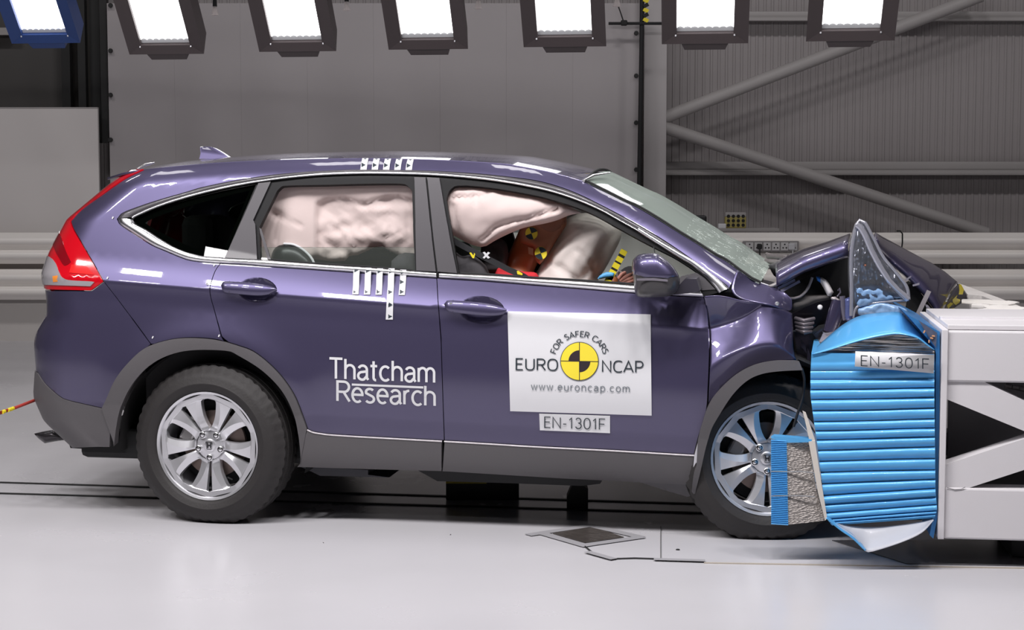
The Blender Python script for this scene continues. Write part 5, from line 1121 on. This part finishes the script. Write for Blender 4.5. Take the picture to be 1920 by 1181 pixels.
skin('body', N_, [('pelvis', 'belly'), ('belly', 'chest'), ('chest', 'neckb'), ('neckb', 'neckm'), ('neckm', 'headb'), ('headb', 'headm'), ('headm', 'headt'), ('headm', 'face'), ('headb', 'chin'), ('chest', 'shr'), ('shr', 'elr'), ('elr', 'wrr'), ('wrr', 'har'), ('chest', 'shl'), ('shl', 'ell_'), ('ell_', 'wrl'), ('wrl', 'hal'), ('pelvis', 'hir'), ('hir', 'knr'), ('knr', 'anr'), ('anr', 'ftr'), ('pelvis', 'hil'), ('hil', 'knl'), ('knl', 'anl'), ('anl', 'ftl')], SKIN, DUM)
# fingers of the hand that shows beside the mirror
PINK = mat('pink_dummy_vinyl', (.78, .36, .28), .5)
for k, (p0, p1, p2) in enumerate((((1162, 528), (1174, 519), (1186, 513)), ((1164, 531), (1177, 524), (1189, 519)), ((1166, 533), (1178, 529), (1190, 525)), ((1166, 535), (1178, 533), (1188, 532)))):
    A, B, D_ = cy(*p0, .335), cy(*p1, .325), cy(*p2, .34)
    skin('finger', dict(a=(A, .012), b=(B, .0105), c=(D_, .0085)), [('a', 'b'), ('b', 'c')], PINK, DUM, 2)
skin('thumb', dict(a=(cy(1160, 524, .335), .012), b=(cy(1166, 514, .325), .010), c=(cy(1174, 510, .34), .008)), [('a', 'b'), ('b', 'c')], PINK, DUM, 2)
def dput(o): o.data.transform(Matrix.Translation(dinv)); return o
dput(pillow('red_collar', C([(925, 530), (929, 500), (937, 497), (958, 504), (982, 509), (1006, 512), (1010, 530), (990, 545), (940, 545), (925, 530)])[:-1], .36, .03, RED_CLOTH, DUM, 10, lambda x, y: -.006 * ridge(x, y, [(935, 508), (965, 514), (1005, 520)], 2.5), back=.1, sp=4))
HEAD_V = mat('brown_head_vinyl', (.27, .105, .062), .5); SKIN2 = mat('face_plate_vinyl', (.40, .16, .09), .5)
dput(pillow('head_shell', C([(976, 455), (974, 440), (978, 425), (995, 411), (1022, 402), (1056, 402), (1062, 420), (1050, 440), (1035, 465), (1018, 490), (1012, 496), (1003, 484), (1002, 466), (990, 460), (976, 455)])[:-1], .375, .03, SKIN2, DUM, 12, back=.05, sp=4))
dput(pillow('skull_cap', C([(985, 420), (1000, 408), (1024, 399), (1060, 398), (1060, 418), (1046, 436), (1030, 440), (1010, 430), (985, 420)])[:-1], .36, .02, HEAD_V, DUM, 14, back=.05, sp=4))
def roundel(cx, cy_, r, y):
    s = [([(cx + r * cos(a), cy_ + r * 1.05 * sin(a)) for a in [2 * pi * k / 24 for k in range(24)]], 0)]
    for a0 in (200, 20): s.append((sector(cx, cy_, r, a0, a0 + 90, 10), 1))
    return s
for (x, y) in ((996.5, 437.5), (1014, 474.5)):
    d = decal('target_roundel', roundel(x, y, 11.5, 0), [YELLOW_INK, BLACK_INK], DUM, 0, mapf=lambda X_, Y_, o: cy(X_, Y_, .333) + dinv - Vector((0, o * 3, 0)))
o = decal('white_patch', [([(990, 463), (1000, 466), (1000, 479), (991, 476)], 0)], [mat('peach_patch', (.62, .33, .22), .5)], DUM, 0, mapf=lambda X_, Y_, o: cy(X_, Y_, .36) + dinv)
# ------------------------------------------------------------------ engine bay, hood, headlamp
def Y_(pts, y, d, name, m, parent=CAR, sm=None): return MB().prism([cy(x, yy, y) for x, yy in pts], (0, d, 0)).build(name, m, parent, sm)
Y_([(1462, 545), (1520, 515), (1592, 472), (1604, 600), (1570, 655), (1520, 700), (1492, 690), (1486, 600)], .42, 1.0, 'engine_block', BLACK)
Y_([(1484, 590), (1540, 560), (1590, 560), (1590, 640), (1545, 668), (1520, 690), (1498, 684)], .30, .1, 'inner_wing', mat('dark_purple_scrap', (.022, .018, .028), .35, .2, .5))
pillow('bracket_cloth', C([(1479, 560), (1500, 553), (1530, 553), (1557, 553), (1560, 560), (1535, 566), (1512, 575), (1487, 584, 1), (1479, 560)])[:-1], .22, .02, mat('grey_sound_mat', (.075, .068, .066), .8), CAR, 8, lambda x, y: .006 * nz(x, y, 12), sp=4)
MB().tube([cy(x, y, .19) for x, y in C([(1523, 520), (1518, 534), (1511, 546), (1500, 556), (1490, 559), (1478, 559)])], .006, 8).build('grey_hose', mat('grey_hose_rubber', (.22, .20, .21), .5), CAR, 50)
pillow('washer_bottle', C([(1533, 521), (1541, 520), (1550, 525), (1558, 538), (1563, 548), (1558, 556), (1552, 555), (1544, 540), (1533, 521)])[:-1], .21, .03, mat('white_plastic_bottle', (.6, .57, .57), .4), CAR, 6, sp=3)
pillow('blue_cap', C([(1530, 518), (1536, 518), (1541, 524), (1538, 530), (1532, 526), (1530, 518)])[:-1], .20, .02, mat('deep_blue_plastic', (.02, .15, .5), .4), CAR, 5, sp=3)
p = cy(1537.5, 576, .22); MB().lathe([(0, -.014), (.008, -.012), (.012, -.004), (.010, .01)], 16, c=p).build('white_plug', WHITE_VINYL, CAR, 40)
MB().tube([cy(x, y, .16) for x, y in ((1573, 562), (1566, 590), (1556, 622))], [.030, .034, .030], 18).build('strut_tube', mat('dark_purple_enamel', (.05, .043, .085), .25, .4, 1), CAR, 50)
pillow('pale_bracket', C([(1558, 557), (1566, 556), (1575, 562), (1579, 573), (1575, 576), (1568, 566), (1558, 561), (1558, 557)])[:-1], .15, .015, mat('pale_bracket_metal', (.35, .32, .33), .4, .3), CAR, 4, sp=3)
MB().tube([cy(1579, 555, .14), cy(1581, 575, .14), cy(1584, 600, .14)], [.012, .014, .010], 10).tube([cy(1571, 545, .2), cy(1574, 540, .2), cy(1576, 548, .2), cy(1570, 556, .2)], .004, 6).build('vent_pipe', mat('smoky_pipe', (.13, .12, .16), .2, .2, .5), CAR, 50)
for k in range(4):
    MB().tube([cy(1491 + k, 597 + 7 * k, .2), cy(1508, 602 + 7 * k, .17), cy(1527 - 2 * k, 597 + 8 * k, .2)], [.010, .012, .008], 8).build('crushed_bellow', mat('grey_bellow', (.13, .115, .13), .35, .3), CAR, 50)
rnd = random.Random(3)
for k in range(14):
    x, y = rnd.uniform(1490, 1560), rnd.uniform(600, 690)
    if y > 660 and x > 1530: continue
    a = rnd.uniform(0, pi); l = rnd.uniform(8, 20); w = rnd.uniform(2, 5)
    pts_ = [(x + l * cos(a), y + l * sin(a)), (x - w * sin(a), y + w * cos(a)), (x - l * cos(a), y - l * sin(a)), (x + w * sin(a), y - w * cos(a))]
    Y_(pts_, rnd.uniform(.2, .28), .02, 'torn_metal_piece', [mat('dark_purple_scrap', (1, 1, 1)), STEEL, BLACK_PLASTIC][k % 3])
for pts_ in ([(1543, 625), (1562, 622), (1560, 634), (1549, 645), (1536, 652), (1530, 660), (1536, 640)], [(1542, 622), (1552, 626), (1560, 624), (1551, 630)]):
    Y_(pts_, .13, .01, 'silver_scrap', mat('bright_scrap', (.55, .52, .6), .2, .7))
for k, (a, b) in enumerate((((1459, 540), (1490, 525)), ((1464, 546), (1499, 527)))):
    MB().bar(cy(*a, .15), cy(*b, .18), .012, .012).build('cowl_strip', mat('purple_grey_strip', (.2, .18, .25), .3, .3, .5), CAR)
MB().tube([cy(1436, 490, .9), cy(1470, 494, .7), cy(1505, 498, .5)], [.012, .016, .012], 8).tube([cy(1440, 481, 1.2), cy(1470, 482, 1.0), cy(1500, 490, .8)], .012, 8).tube([cy(1437, 476, 1.3), cy(1455, 481, 1.2), cy(1478, 480, 1.1)], .008, 8).build('wiper_linkage', mat('brown_grey_linkage', (.17, .15, .15), .3, .5), CAR, 40)
pillow('cowl_cover', C([(1440, 497), (1475, 486), (1520, 484), (1520, 500), (1480, 515), (1455, 520), (1440, 497)])[:-1], .6, .05, BLACK_PLASTIC, CAR, 10)
pillow('screen_corner_seal', C([(1440, 535), (1452, 530), (1464, 522), (1473, 524), (1468, 533), (1458, 537), (1446, 540), (1440, 535)])[:-1], .16, .01, mat('bent_grey_seal', (.3, .28, .28), .35, .3), CAR, 5, sp=3)
# hood: near edge and far edge stations, the sheet bows up between them
HS = [((1456, 517), (1450, 497), .13, 1.65), ((1480, 503), (1478, 488), .12, 1.65), ((1508, 488), (1508, 478), .12, 1.65), ((1549, 473), (1553, 466), .12, 1.6), ((1590, 459), (1596, 450), .14, 1.55)]
HS2 = [((1640, 452), (1640, 446), .55, 1.5), ((1667, 478), (1668, 458), .75, 1.5), ((1698, 505), (1700, 474), .80, 1.5), ((1733, 540), (1745, 496), .80, 1.5), ((1752, 565), (1772, 513), .80, 1.5), ((1765, 592), (1797, 533), .80, 1.5)]
def sheet(name, st, bow, m, drop=None):
    v = []; f = []; n = 16; S = []
    for i in range(len(st) - 1):
        for k in range(4 if i < len(st) - 2 else 5):
            t = k / 4; S.append([(st[i][j][0] + (st[i + 1][j][0] - st[i][j][0]) * t, st[i][j][1] + (st[i + 1][j][1] - st[i][j][1]) * t) if j < 2 else st[i][j] + (st[i + 1][j] - st[i][j]) * t for j in range(4)])
    for a, b, ya, yb in S:
        A = cy(*a, ya); B = cy(*b, yb)
        if drop: v += [A + Vector((0, .03, -drop)), A + Vector((0, .002, -drop * .75))]
        for k in range(n + 1):
            t = k / n; v.append(A.lerp(B, t) + Vector((0, 0, bow * (1 - (2 * t - 1) ** 2) ** .6 + .002 * noise.noise(Vector((a[0] / 80, t * 3, 0))))))
    w = n + 1 + (2 if drop else 0)
    for i in range(len(S) - 1):
        for k in range(w - 1): f.append((i * w + k, (i + 1) * w + k, (i + 1) * w + k + 1, i * w + k + 1))
    o = mesh(name, v, f, m, CAR, True); fix_normals(o); md = o.modifiers.new('solid', 'SOLIDIFY'); md.thickness = .012; md.offset = 0; return o
sheet('hood', HS, .035, PAINT, .05)
hd = sheet('hood_fold', HS2, .03, PAINT, .03)
nose = [((1765, 592), (1797, 533), .80, 1.5), ((1770, 605), (1812, 553), .84, 1.5), ((1780, 640), (1822, 590), .88, 1.5), ((1785, 700), (1826, 640), .9, 1.5)]
sheet('grille_edge', nose, .02, mat('dark_nose_paint', (.03, .027, .05), .35, .4, .8))
for pl in ([(1797.6, 533), (1802, 533), (1807.5, 543), (1805, 552), (1797.6, 552), (1799, 544)], [(1786, 562), (1795, 553), (1793, 559), (1800.7, 561.5), (1799, 567), (1792, 572), (1787, 567)], [(1776, 572), (1782.5, 567), (1787, 569), (1778, 579)], [(1781, 579), (1788, 577), (1791, 580), (1789, 583), (1782.5, 583)]):
    decal('yellow_tape_mark', [(pl, 0)], [YB_Y], hd, 0, mapf=lambda x, y, o: cy(x, y, min(1.30, max(.74, .78 + (x - 1768) / 38 * .6 - .10))))
# lamp housing that has burst upwards
HL = C([(1596, 600, 1), (1591, 543), (1590, 488), (1595, 448), (1603, 419), (1611, 411), (1622, 415), (1638, 442), (1657, 478), (1684, 510), (1701, 534, 1), (1706, 553), (1704, 564, 1), (1670, 566), (1633, 571), (1612, 577), (1596, 600, 1)])[:-1]
def f_hl(x, y): return .035 * noise.noise(Vector((x / 6, y / 34, 5))) + .012 * nz(x, y, 5, 7) - .03 * ridge(x, y, [(1612, 415), (1640, 480), (1668, 530), (1700, 560)], 6)
hl = pillow('headlamp', HL, .16, .05, mat('crumpled_reflector', (.58, .56, .60), .28, .8), CAR, 16, f_hl, sp=4, back=.06)
pillow('headlamp_lens', HL, .135, .055, G_LAMP, hl, 16, lambda x, y: .006 * nz(x, y, 12, 1), sp=5, back=-.05)
def rib(pts, w, y, m, nm='lamp_rib'): MB().tube([cy(x, yy, y) for x, yy in C(pts)], w, 8).build(nm, m, hl, 60)
RIM = mat('clear_grey_rim', (.42, .42, .48), .12, .5, 1)
rib([(1606, 422), (1612, 426), (1622, 442), (1634, 470), (1650, 500), (1672, 532), (1703, 562)], .014, .085, RIM)
rib([(1596, 592), (1597, 545), (1596, 490), (1599, 455), (1606, 422)], .009, .09, RIM)
rib([(1606, 422), (1612, 413), (1622, 418), (1637, 446), (1656, 482), (1682, 514), (1700, 538), (1704, 562)], .008, .10, RIM)
rib([(1600, 596), (1607, 575), (1640, 568), (1704, 562)], .005, .09, RIM)
p = cy(1622, 497, .09); MB().lathe([(0, -.010), (.007, -.006), (.008, .02)], 12, c=p).build('orange_bulb', mat('orange_bulb', (.50, .13, .04), .3), hl, 40)
FILM = mat('crumpled_blue_film', (.22, .36, .58), .3, .05, .4)
pillow('blue_film_scrap', C([(1600, 537), (1618, 533), (1636, 532), (1656, 539), (1671, 549), (1676, 562), (1640, 569), (1612, 577), (1602, 566), (1600, 537)])[:-1], .10, .02, FILM, CAR, 8, lambda x, y: .008 * nz(x, y, 8, 1), sp=3)
pillow('blue_film_scrap', C([(1608, 578), (1650, 566), (1690, 575), (1702, 583), (1698, 592), (1640, 592), (1610, 590), (1608, 578)])[:-1], .10, .02, FILM, CAR, 8, lambda x, y: .008 * nz(x, y, 8, 2), sp=3)
pillow('blue_film_scrap', C([(1584, 560), (1594, 556), (1600, 590), (1594, 605), (1585, 600), (1584, 560)])[:-1], .12, .02, mat('violet_blue_film', (.10, .12, .28), .2, .2, .6), CAR, 5, lambda x, y: .01 * nz(x, y, 6, 2), sp=3)
Y_([(1700, 535), (1712, 530), (1735, 560), (1760, 592), (1700, 595), (1706, 560)], .9, .2, 'radiator_support', BLACK)
MB().bar(cy(1742, 545, .7), cy(1721, 589, .7), .012, .02).build('support_bar', mat('pale_bracket_metal', (1, 1, 1)), CAR)
for pts_, y in (([(1697, 524), (1708, 517), (1709, 519), (1699, 527)], .7), ([(1711, 534), (1724, 530), (1724, 534), (1712, 537)], .7), ([(1734, 570), (1740, 572), (1745, 578), (1737, 577)], .7)): Y_(pts_, y, .01, 'silver_scrap', mat('bright_scrap', (1, 1, 1)))
# ------------------------------------------------------------------ deformable barrier and its steel frame
YB = 7.0; BYAW = radians(7.6); B0 = Vector((1.45, 7.0, 0)); BX = Vector((cos(BYAW), -sin(BYAW), 0)); BN = Vector((sin(BYAW), cos(BYAW), 0))
def bloc(px, py, off=0.0):
    r = ray(px, py); w = CAM + r * ((off - (CAM - B0).dot(BN)) / r.dot(BN)) - B0
    return Vector((w.dot(BX), w.dot(BN), w.z))
BAR = empty('deformable_barrier', B0, -BYAW, label='crushed blue honeycomb barrier block in front of the car', cat='barrier')
bat = lambda x, y, Y: bloc(x, y, Y - YB)
Lc = [(1521.5, 661.7), (1519.6, 700), (1519.6, 742), (1526, 790), (1532, 830), (1538, 880), (1544.5, 933), (1549, 971), (1560, 985)]
Rc = [(1752, 664), (1752, 700), (1752, 742), (1752.5, 790), (1753, 830), (1753.5, 880), (1754, 920), (1757, 955), (1752, 971)]
def cv(c, t):
    s = t * (len(c) - 1); i = min(int(s), len(c) - 2); s -= i; return Vector(c[i]).lerp(Vector(c[i + 1]), s)
NP = 19; NV = NP * 8; NU = 40; v = []; f = []
for j in range(NV + 1):
    t = j / NV
    for i in range(NU + 1):
        u = i / NU; wob = .004 * noise.noise(Vector((u * 1.3, t * 3, 0))) - .014 * (u - .5) * (1 if t < .5 else 1 - 2 * (t - .5)); tt = min(1, max(0, t + wob * sin(pi * t)))
        ph = (t * NP) % 1; k = int(t * NP - 1e-6)
        p = cv(Lc, tt).lerp(cv(Rc, tt), u); am = .024 if k > 2 else .010
        bl = am * (sin(pi * ph) ** .5 if k > 0 else .6) * (.85 + .3 * noise.noise(Vector((k * 3.1, u * 1.2, 2)))) + .0015 * noise.noise(Vector((u * 9, t * 30, 5)))
        if t > .97: bl *= max(0, (1 - t) / .03)
        v.append(bat(p.x, p.y, YB - bl))
for j in range(NV):
    for i in range(NU): f.append((j * (NU + 1) + i, j * (NU + 1) + i + 1, (j + 1) * (NU + 1) + i + 1, (j + 1) * (NU + 1) + i))
o = mesh('pleated_sheet', v, f, BLUE_AL, BAR, True)
if sum(p.normal.y for p in o.data.polygons) > 0: o.data.flip_normals()
q = MB(); q.prism([bat(*p, YB + .03) for p in Lc + [(x_ - 27, y_) for x_, y_ in Rc[::-1]]], (.055, .95, 0)); q.build('honeycomb_core', BLUE_AL, BAR)
q = MB(); q.prism([bat(*p, YB + .02) for p in ((1545, 660), (1560, 655), (1627, 636), (1686, 627), (1719, 634), (1752, 655), (1752, 668), (1545, 668))], (0, .9, 0)); FOIL = mat('shiny_core_foil', (.80, .76, .72), .24, .9, bump=(1, .8)); q.build('core_foil', FOIL, BAR)
mp_ = FOIL.node_tree.nodes.new('ShaderNodeMapping'); mp_.inputs['Scale'].default_value = (3, 3, 60); nz_ = [n for n in FOIL.node_tree.nodes if n.type == 'TEX_NOISE'][0]; FOIL.node_tree.links.new([n for n in FOIL.node_tree.nodes if n.type == 'TEX_COORD'][0].outputs['Object'], mp_.inputs[0]); FOIL.node_tree.links.new(mp_.outputs[0], nz_.inputs['Vector'])
# top cover sheet: front edge bows up, back edge runs to the far side
Tt = C([(1521.7, 661), (1540, 643), (1569, 618), (1592, 602), (1615, 592), (1650, 587), (1686, 586), (1700, 598), (1722, 622), (1752, 655)])
Tb = C([(1523, 664), (1540, 660), (1557, 655.4), (1590, 645), (1627.5, 634.7), (1660, 628), (1685.6, 626), (1719, 633), (1736, 645), (1752, 656)])
def strip_mesh(name, A, B, Ya, Yb, m, parent, n=40, bulge=0, thick=.004):
    v = []; f = []; R_ = 6
    for i in range(n + 1):
        t = i / n; a = cv(A, t); b = cv(B, t)
        for k in range(R_ + 1):
            s = k / R_; p = a.lerp(b, s); v.append(bat(p.x, p.y, Ya + (Yb - Ya) * s - bulge * sin(pi * s)))
    for i in range(n):
        for k in range(R_): f.append((i * (R_ + 1) + k, i * (R_ + 1) + k + 1, (i + 1) * (R_ + 1) + k + 1, (i + 1) * (R_ + 1) + k))
    o = mesh(name, v, f, m, parent, True); fix_normals(o); d = o.modifiers.new('solid', 'SOLIDIFY'); d.thickness = thick; d.offset = 0; return o
strip_mesh('cover_sheet', Tt, Tb, YB + .30, YB - .012, BLUE_AL, BAR, bulge=.02)
q = MB(); q.prism([bat(*p, YB + .02) for p in ((1700, 589), (1762, 622), (1762, 700), (1760, 958), (1750, 1010), (1743, 1003), (1752, 958), (1755, 664), (1752, 650))], (0, .9, 0)); q.build('backing_plate', mat('deep_blue_sheet', (.05, .22, .52), .35, .25), BAR)
q = MB()
q.prism([bat(*p, YB + .01) for p in ((1722, 600), (1757, 624), (1755, 652), (1748, 642))], (0, .004, 0)); pp_ = q.build('glue_patch', mat('glue_smear', (.09, .10, .15), .4, vary=(40, .5)), BAR)
for x, y in ((1733, 622), (1747, 634), (1742, 640), (1750, 630)):
    p = bat(x, y, YB + .005); MB().box(p, (.012, .004, .006), Matrix.Rotation(x, 3, 'Y'), bev=.001).build('glue_lump', mat('amber_glue', (.6, .30, .15), .5), BAR)
lbm = lambda x, y, o: bat(x, y, YB - .034 - o)
lab = decal('number_label', [([(1604, 658.5), (1752, 665), (1750.7, 700), (1602.6, 687)], 0)], [WHITE_VINYL], BAR, 0, mapf=lbm); d = lab.modifiers.new('solid', 'SOLIDIFY'); d.thickness = .002; d.offset = 0
text('lettering', 'EN-1301F', (1614, 685.5), (1742, 692), 19, BLACK_INK, lab, .002, .075, mapf=lbm, gap=.18)
# bottom curtain sheet
v = []; f = []; A = C([(1549, 971), (1600, 1006), (1623, 1033), (1640, 1032), (1690, 1016), (1728, 998), (1750, 975)]); B = C([(1556, 975), (1580, 984), (1610, 988), (1650, 988), (1690, 984), (1725, 979), (1750, 974)])
strip_mesh('skirt_sheet', A, B, YB - .12, YB + .0, cloth(mat('pale_translucent_sheet', (.80, .81, .85), .3, 0, .2), .5), BAR, bulge=-.02)
strip_mesh('skirt_blue_edge', C([(1549, 971), (1575, 993), (1598, 1009), (1622, 1032)]), C([(1552, 969), (1580, 990), (1602, 1005), (1625, 1031)]), YB - .14, YB - .10, BLUE_AL, BAR)
# bumper element
YE = YB - .02
v = []; f = []; nr = 46
for j in range(nr * 2 + 1):
    t = j / (nr * 2)
    for x0, x1 in ((0, 1),):
        p = Vector((1445.7, 824)).lerp(Vector((1446, 983)), t); q_ = Vector((1475, 825.5)).lerp(Vector((1478, 985)), t); d = .006 * (j % 2)
        v += [bat(p.x, p.y, YE + .06), bat(p.x, p.y, YE - d), bat(q_.x, q_.y, YE - d)]
for j in range(nr * 2):
    for k in (0, 1): f.append((3 * j + k, 3 * j + k + 1, 3 * j + 4 + k, 3 * j + 3 + k))
o = mesh('bumper_fin_strip', v, f, BLUE_AL, BAR); fix_normals(o)
hb_m = mat('bumper_honeycomb_grey', (.36, .33, .31), .5, .45); nt = hb_m.node_tree; b_ = nt.nodes['Principled BSDF']
tc = nt.nodes.new('ShaderNodeTexCoord'); vo = nt.nodes.new('ShaderNodeTexVoronoi'); vo.inputs['Scale'].default_value = 190; mpn = nt.nodes.new('ShaderNodeMapping'); mpn.inputs['Scale'].default_value = (.35, 1, 1); bp = nt.nodes.new('ShaderNodeBump'); bp.inputs['Strength'].default_value = .8; bp.inputs['Distance'].default_value = .01
nt.links.new(tc.outputs['Object'], mpn.inputs[0]); nt.links.new(mpn.outputs[0], vo.inputs['Vector']); nt.links.new(vo.outputs['Distance'], bp.inputs['Height']); nt.links.new(bp.outputs[0], b_.inputs['Normal'])
for a0, a1 in ((0, .345), (.35, .665), (.67, 1)):
    c0 = Vector((1474, 830)).lerp(Vector((1478, 984)), a0); c1 = Vector((1474, 830)).lerp(Vector((1478, 984)), a1); d0 = cv([(1517, 828), (1523, 870), (1531, 920), (1547, 976)], a0); d1 = cv([(1517, 828), (1523, 870), (1531, 920), (1547, 976)], a1)
    q = MB(); q.prism([bat(c0.x, c0.y, YE), bat(d0.x, d0.y, YE + .02), bat(d1.x, d1.y, YE + .02), bat(c1.x, c1.y, YE)], (0, .07, 0)); q.build('bumper_honeycomb', hb_m, BAR)
for y in ((884, 884), (930, 929)):
    MB().tube([bat(1446, y[0], YE - .004), bat(1500, y[1], YE - .004), bat(1528, y[1] + 2, YE)], .0025, 5).build('foil_seam', mat('silver_foil_tape', (.6, .62, .66), .25, .8), BAR)
for k, pl in enumerate(([(1446, 822), (1452, 818), (1505, 822), (1522, 824), (1522, 829), (1474, 830)],)):
    q = MB(); q.prism([bat(*p, YE - .003) for p in pl], (0, .06, 0)); q.build('bumper_cap_sheet', BLUE_AL, BAR)
q = MB(); q.prism([bat(*p, YE - .004) for p in ((1516, 828), (1528, 826), (1536, 880), (1546, 940), (1551, 972), (1547, 976), (1534, 925), (1524, 870))], (0, .09, 0)); q.build('cream_side_card', CREAM, BAR)
q = MB(); q.prism([bat(*p, YE + .004) for p in ((1505, 771), (1511, 774), (1520, 800), (1529, 827), (1518, 828), (1512, 800))], (0, .02, 0)); q.build('torn_cream_card', CREAM, BAR)
# steel frame behind the barrier
FR = empty('barrier_frame', B0 + BX * .5, -BYAW, label='white steel frame with crossed braces holding the blue barrier', cat='barrier frame')
finv = Vector((-.5, -YB, 0)); bw = lambda x, y, Y: bloc(x, y, Y - YB) + Vector((0, YB, 0)); fat = lambda x, y, Y: bw(x, y, Y) + finv
x0 = bw(1774, 800, YB).x; xl = bw(1762, 800, YB).x; x1 = x0 + 1.7; zt = bw(1800, 620, YB).z; zb = bw(1800, 1011, YB).z; zu = bw(1800, 716, YB).z; zl_ = bw(1800, 915, YB).z; D_ = .86
def fbox(xa, xb, ya, yb, za, zc, nm, m=FRAME_W, bev=.008): return MB().box(Vector(((xa + xb) / 2, (ya + yb) / 2, (za + zc) / 2)) + finv, (xb - xa, yb - ya, zc - za), bev=bev).build(nm, m, FR)
fbox(x0, x1, YB, YB + .12, zu, zt, 'frame_beam'); fbox(x0, x1, YB, YB + .12, zb, zl_, 'frame_beam')
fbox(xl, x0, YB - .012, YB + D_ + .02, zb, zt + .005, 'end_plate', bev=.003)
fbox(x0, x1, YB + .02, YB + D_, zt + .002, zt + .022, 'deck_plate', bev=.003); fbox(x0, x1, YB + .30, YB + .34, zt + .022, zt + .030, 'deck_rib')
def diag(a, b, wv, y, nm, m):
    ax_, az = a; bx, bz = b; p = MB().prism([Vector((ax_, y, az)) + finv, Vector((bx, y, bz)) + finv, Vector((bx, y, bz - wv)) + finv, Vector((ax_, y, az - wv)) + finv], (0, .10, 0)); return p.build(nm, m, FR)
p1 = bw(1774, 662, YB); p2 = bw(1922, 761, YB); s_ = (p2.z - p1.z) / (p2.x - p1.x); wv = bw(1900, 740, YB).z - bw(1900, 796, YB).z
MB().prism([fat(x, y, YB + .01) for x, y in ((1774, 690), (1792, 690), (1852, 719), (1920, 751), (2060, 818), (2060, 866), (1920, 808), (1774, 748))], (0, .10, 0)).build('diagonal_brace', FRAME_W, FR)
p1 = bw(1774, 872, YB); p2 = bw(1920, 824, YB); s_ = (p2.z - p1.z) / (p2.x - p1.x)
diag((x0, p1.z), (x1 - .4, p1.z + s_ * (x1 - .4 - x0)), bw(1900, 830, YB).z - bw(1900, 889, YB).z, YB + .01, 'diagonal_brace', FRAME_W)
for (a, b) in (((1774, 812), (1925, 745)), ((1774, 865), (1925, 812))):
    A = bw(*a, YB + .55); B = bw(*b, YB + .55); s_ = (B.z - A.z) / (B.x - A.x); diag((A.x, A.z), (A.x + 1.2, A.z + s_ * 1.2), .10, YB + .55, 'inner_brace', FRAME_D)
fbox(x0, x1, YB + D_ - .10, YB + D_, zu + .05, zt, 'frame_beam'); fbox(x0, x1, YB + D_ - .10, YB + D_, zb, zl_, 'frame_beam', FRAME_D)
fbox(x0, x1, YB + .16, YB + D_ - .12, zb - .02, zb + .03, 'base_tray', FRAME_D)
fbox(x0 + .05, x1, YB + .35, YB + .38, zb + .05, zu + .1, 'inner_panel', FRAME_D, .002)
for k in range(3): MB().tube([fat(1884 + 14 * k, 722 + 3 * k, YB + .2), fat(1896 + 14 * k, 724 + 3 * k, YB + .2)], .012, 8).build('chain_link', STEEL, FR, 50)
fbox(x0 + .3, x0 + .5, YB + .2, YB + .6, 0, zb, 'foot_block', BLACK); fbox(x1 - .4, x1 - .2, YB + .2, YB + .6, 0, zb, 'foot_block', BLACK)
MB().tube([fat(1776, 914, YB - .002), fat(1790, 918, YB - .002), fat(1802, 917, YB - .002), fat(1810, 913, YB - .002)], .0015, 5).build('weld_line', FRAME_D, FR)
# chalky block behind the frame
zt2 = zt + .004; tp = [(xl + .05, YB + D_ + .04), (x1 + .2, YB + D_ + .04), (on_floor(1960, 590, zt2).x, on_floor(1960, 590, zt2).y + .3), on_floor(1920, 577, zt2)[:2], on_floor(1870, 557, zt2)[:2], on_floor(1800, 531, zt2)[:2], on_floor(1740, 531, zt2)[:2]]
tp = [tp[0], tp[1], tp[3], tp[4], tp[5], tp[6]]
tp = [(2.34, 7.93), (tp[1][0], 7.80), tp[2], tp[3], on_floor(1795, 530, zt2)[:2], (2.30, 9.1), (2.42, 8.85)]
pb = Vector((tp[1][0] - .4, 8.4, 0))
cb = empty('concrete_block', pb, label='chalky white concrete block behind the white steel frame', cat='block')
MB().prism([Vector((x, y, 0)) - pb for x, y in tp], (0, 0, zt2)).build('block_body', CONCRETE, cb)
rr = random.Random(5)
for k in range(7):
    x, y = on_floor(rr.uniform(1835, 1912), rr.uniform(566, 584), zt2)[:2]; h = rr.uniform(.004, .010); w = rr.uniform(.04, .12)
    MB().prism([Vector((x + w * cos(a) * rr.uniform(.6, 1), y + w * 1.6 * sin(a) * rr.uniform(.6, 1), zt2)) - pb for a in [2 * pi * j / 9 for j in range(9)]], (0, 0, h)).build('plaster_crust', mat('white_plaster_crust', (.74, .71, .68), .9, vary=(20, .1)), cb)
# floor plate under the barrier, the shadow there put into its dark colour
a, b, c, d = (on_floor(*p) for p in ((1560, 1014), (1925, 1014), (1925, 1062), (1700, 1058))); trim(MB().prism([p + Vector((0, 0, .001)) for p in (a, b, c, d)], (0, 0, .003)), mat('shadow_toned_plate', (.10, .098, .105), .25))
# tow rope at the tail
P0 = cy(63, 748, .25); rp = CAR.matrix_basis
r0 = rp @ P0; r1 = at(-6, 776, r0.y - .35); r2 = on_floor(-520, 905, .02)
rope = empty('tow_rope', r1, label='red rope with yellow bands pulled tight from the tail of the car', cat='rope')
pts = [r0 + Vector((.02, .0, 0)), r0.lerp(r1, .5) + Vector((0, 0, -.006)), r1, r2]
MB().tube([p - r1 for p in pts], .008, 8).build('rope_strand', mat('red_rope', (.42, .04, .03), .7, bump=(200, .4)), rope, 50)
for t in (.60, .68, .83): p = pts[1].lerp(pts[2], (t - .5) * 2); d = (r1 - r0).normalized() * .012; MB().tube([p - d - r1, p + d - r1], .0095, 8).build('yellow_band', YB_Y, rope, 50)
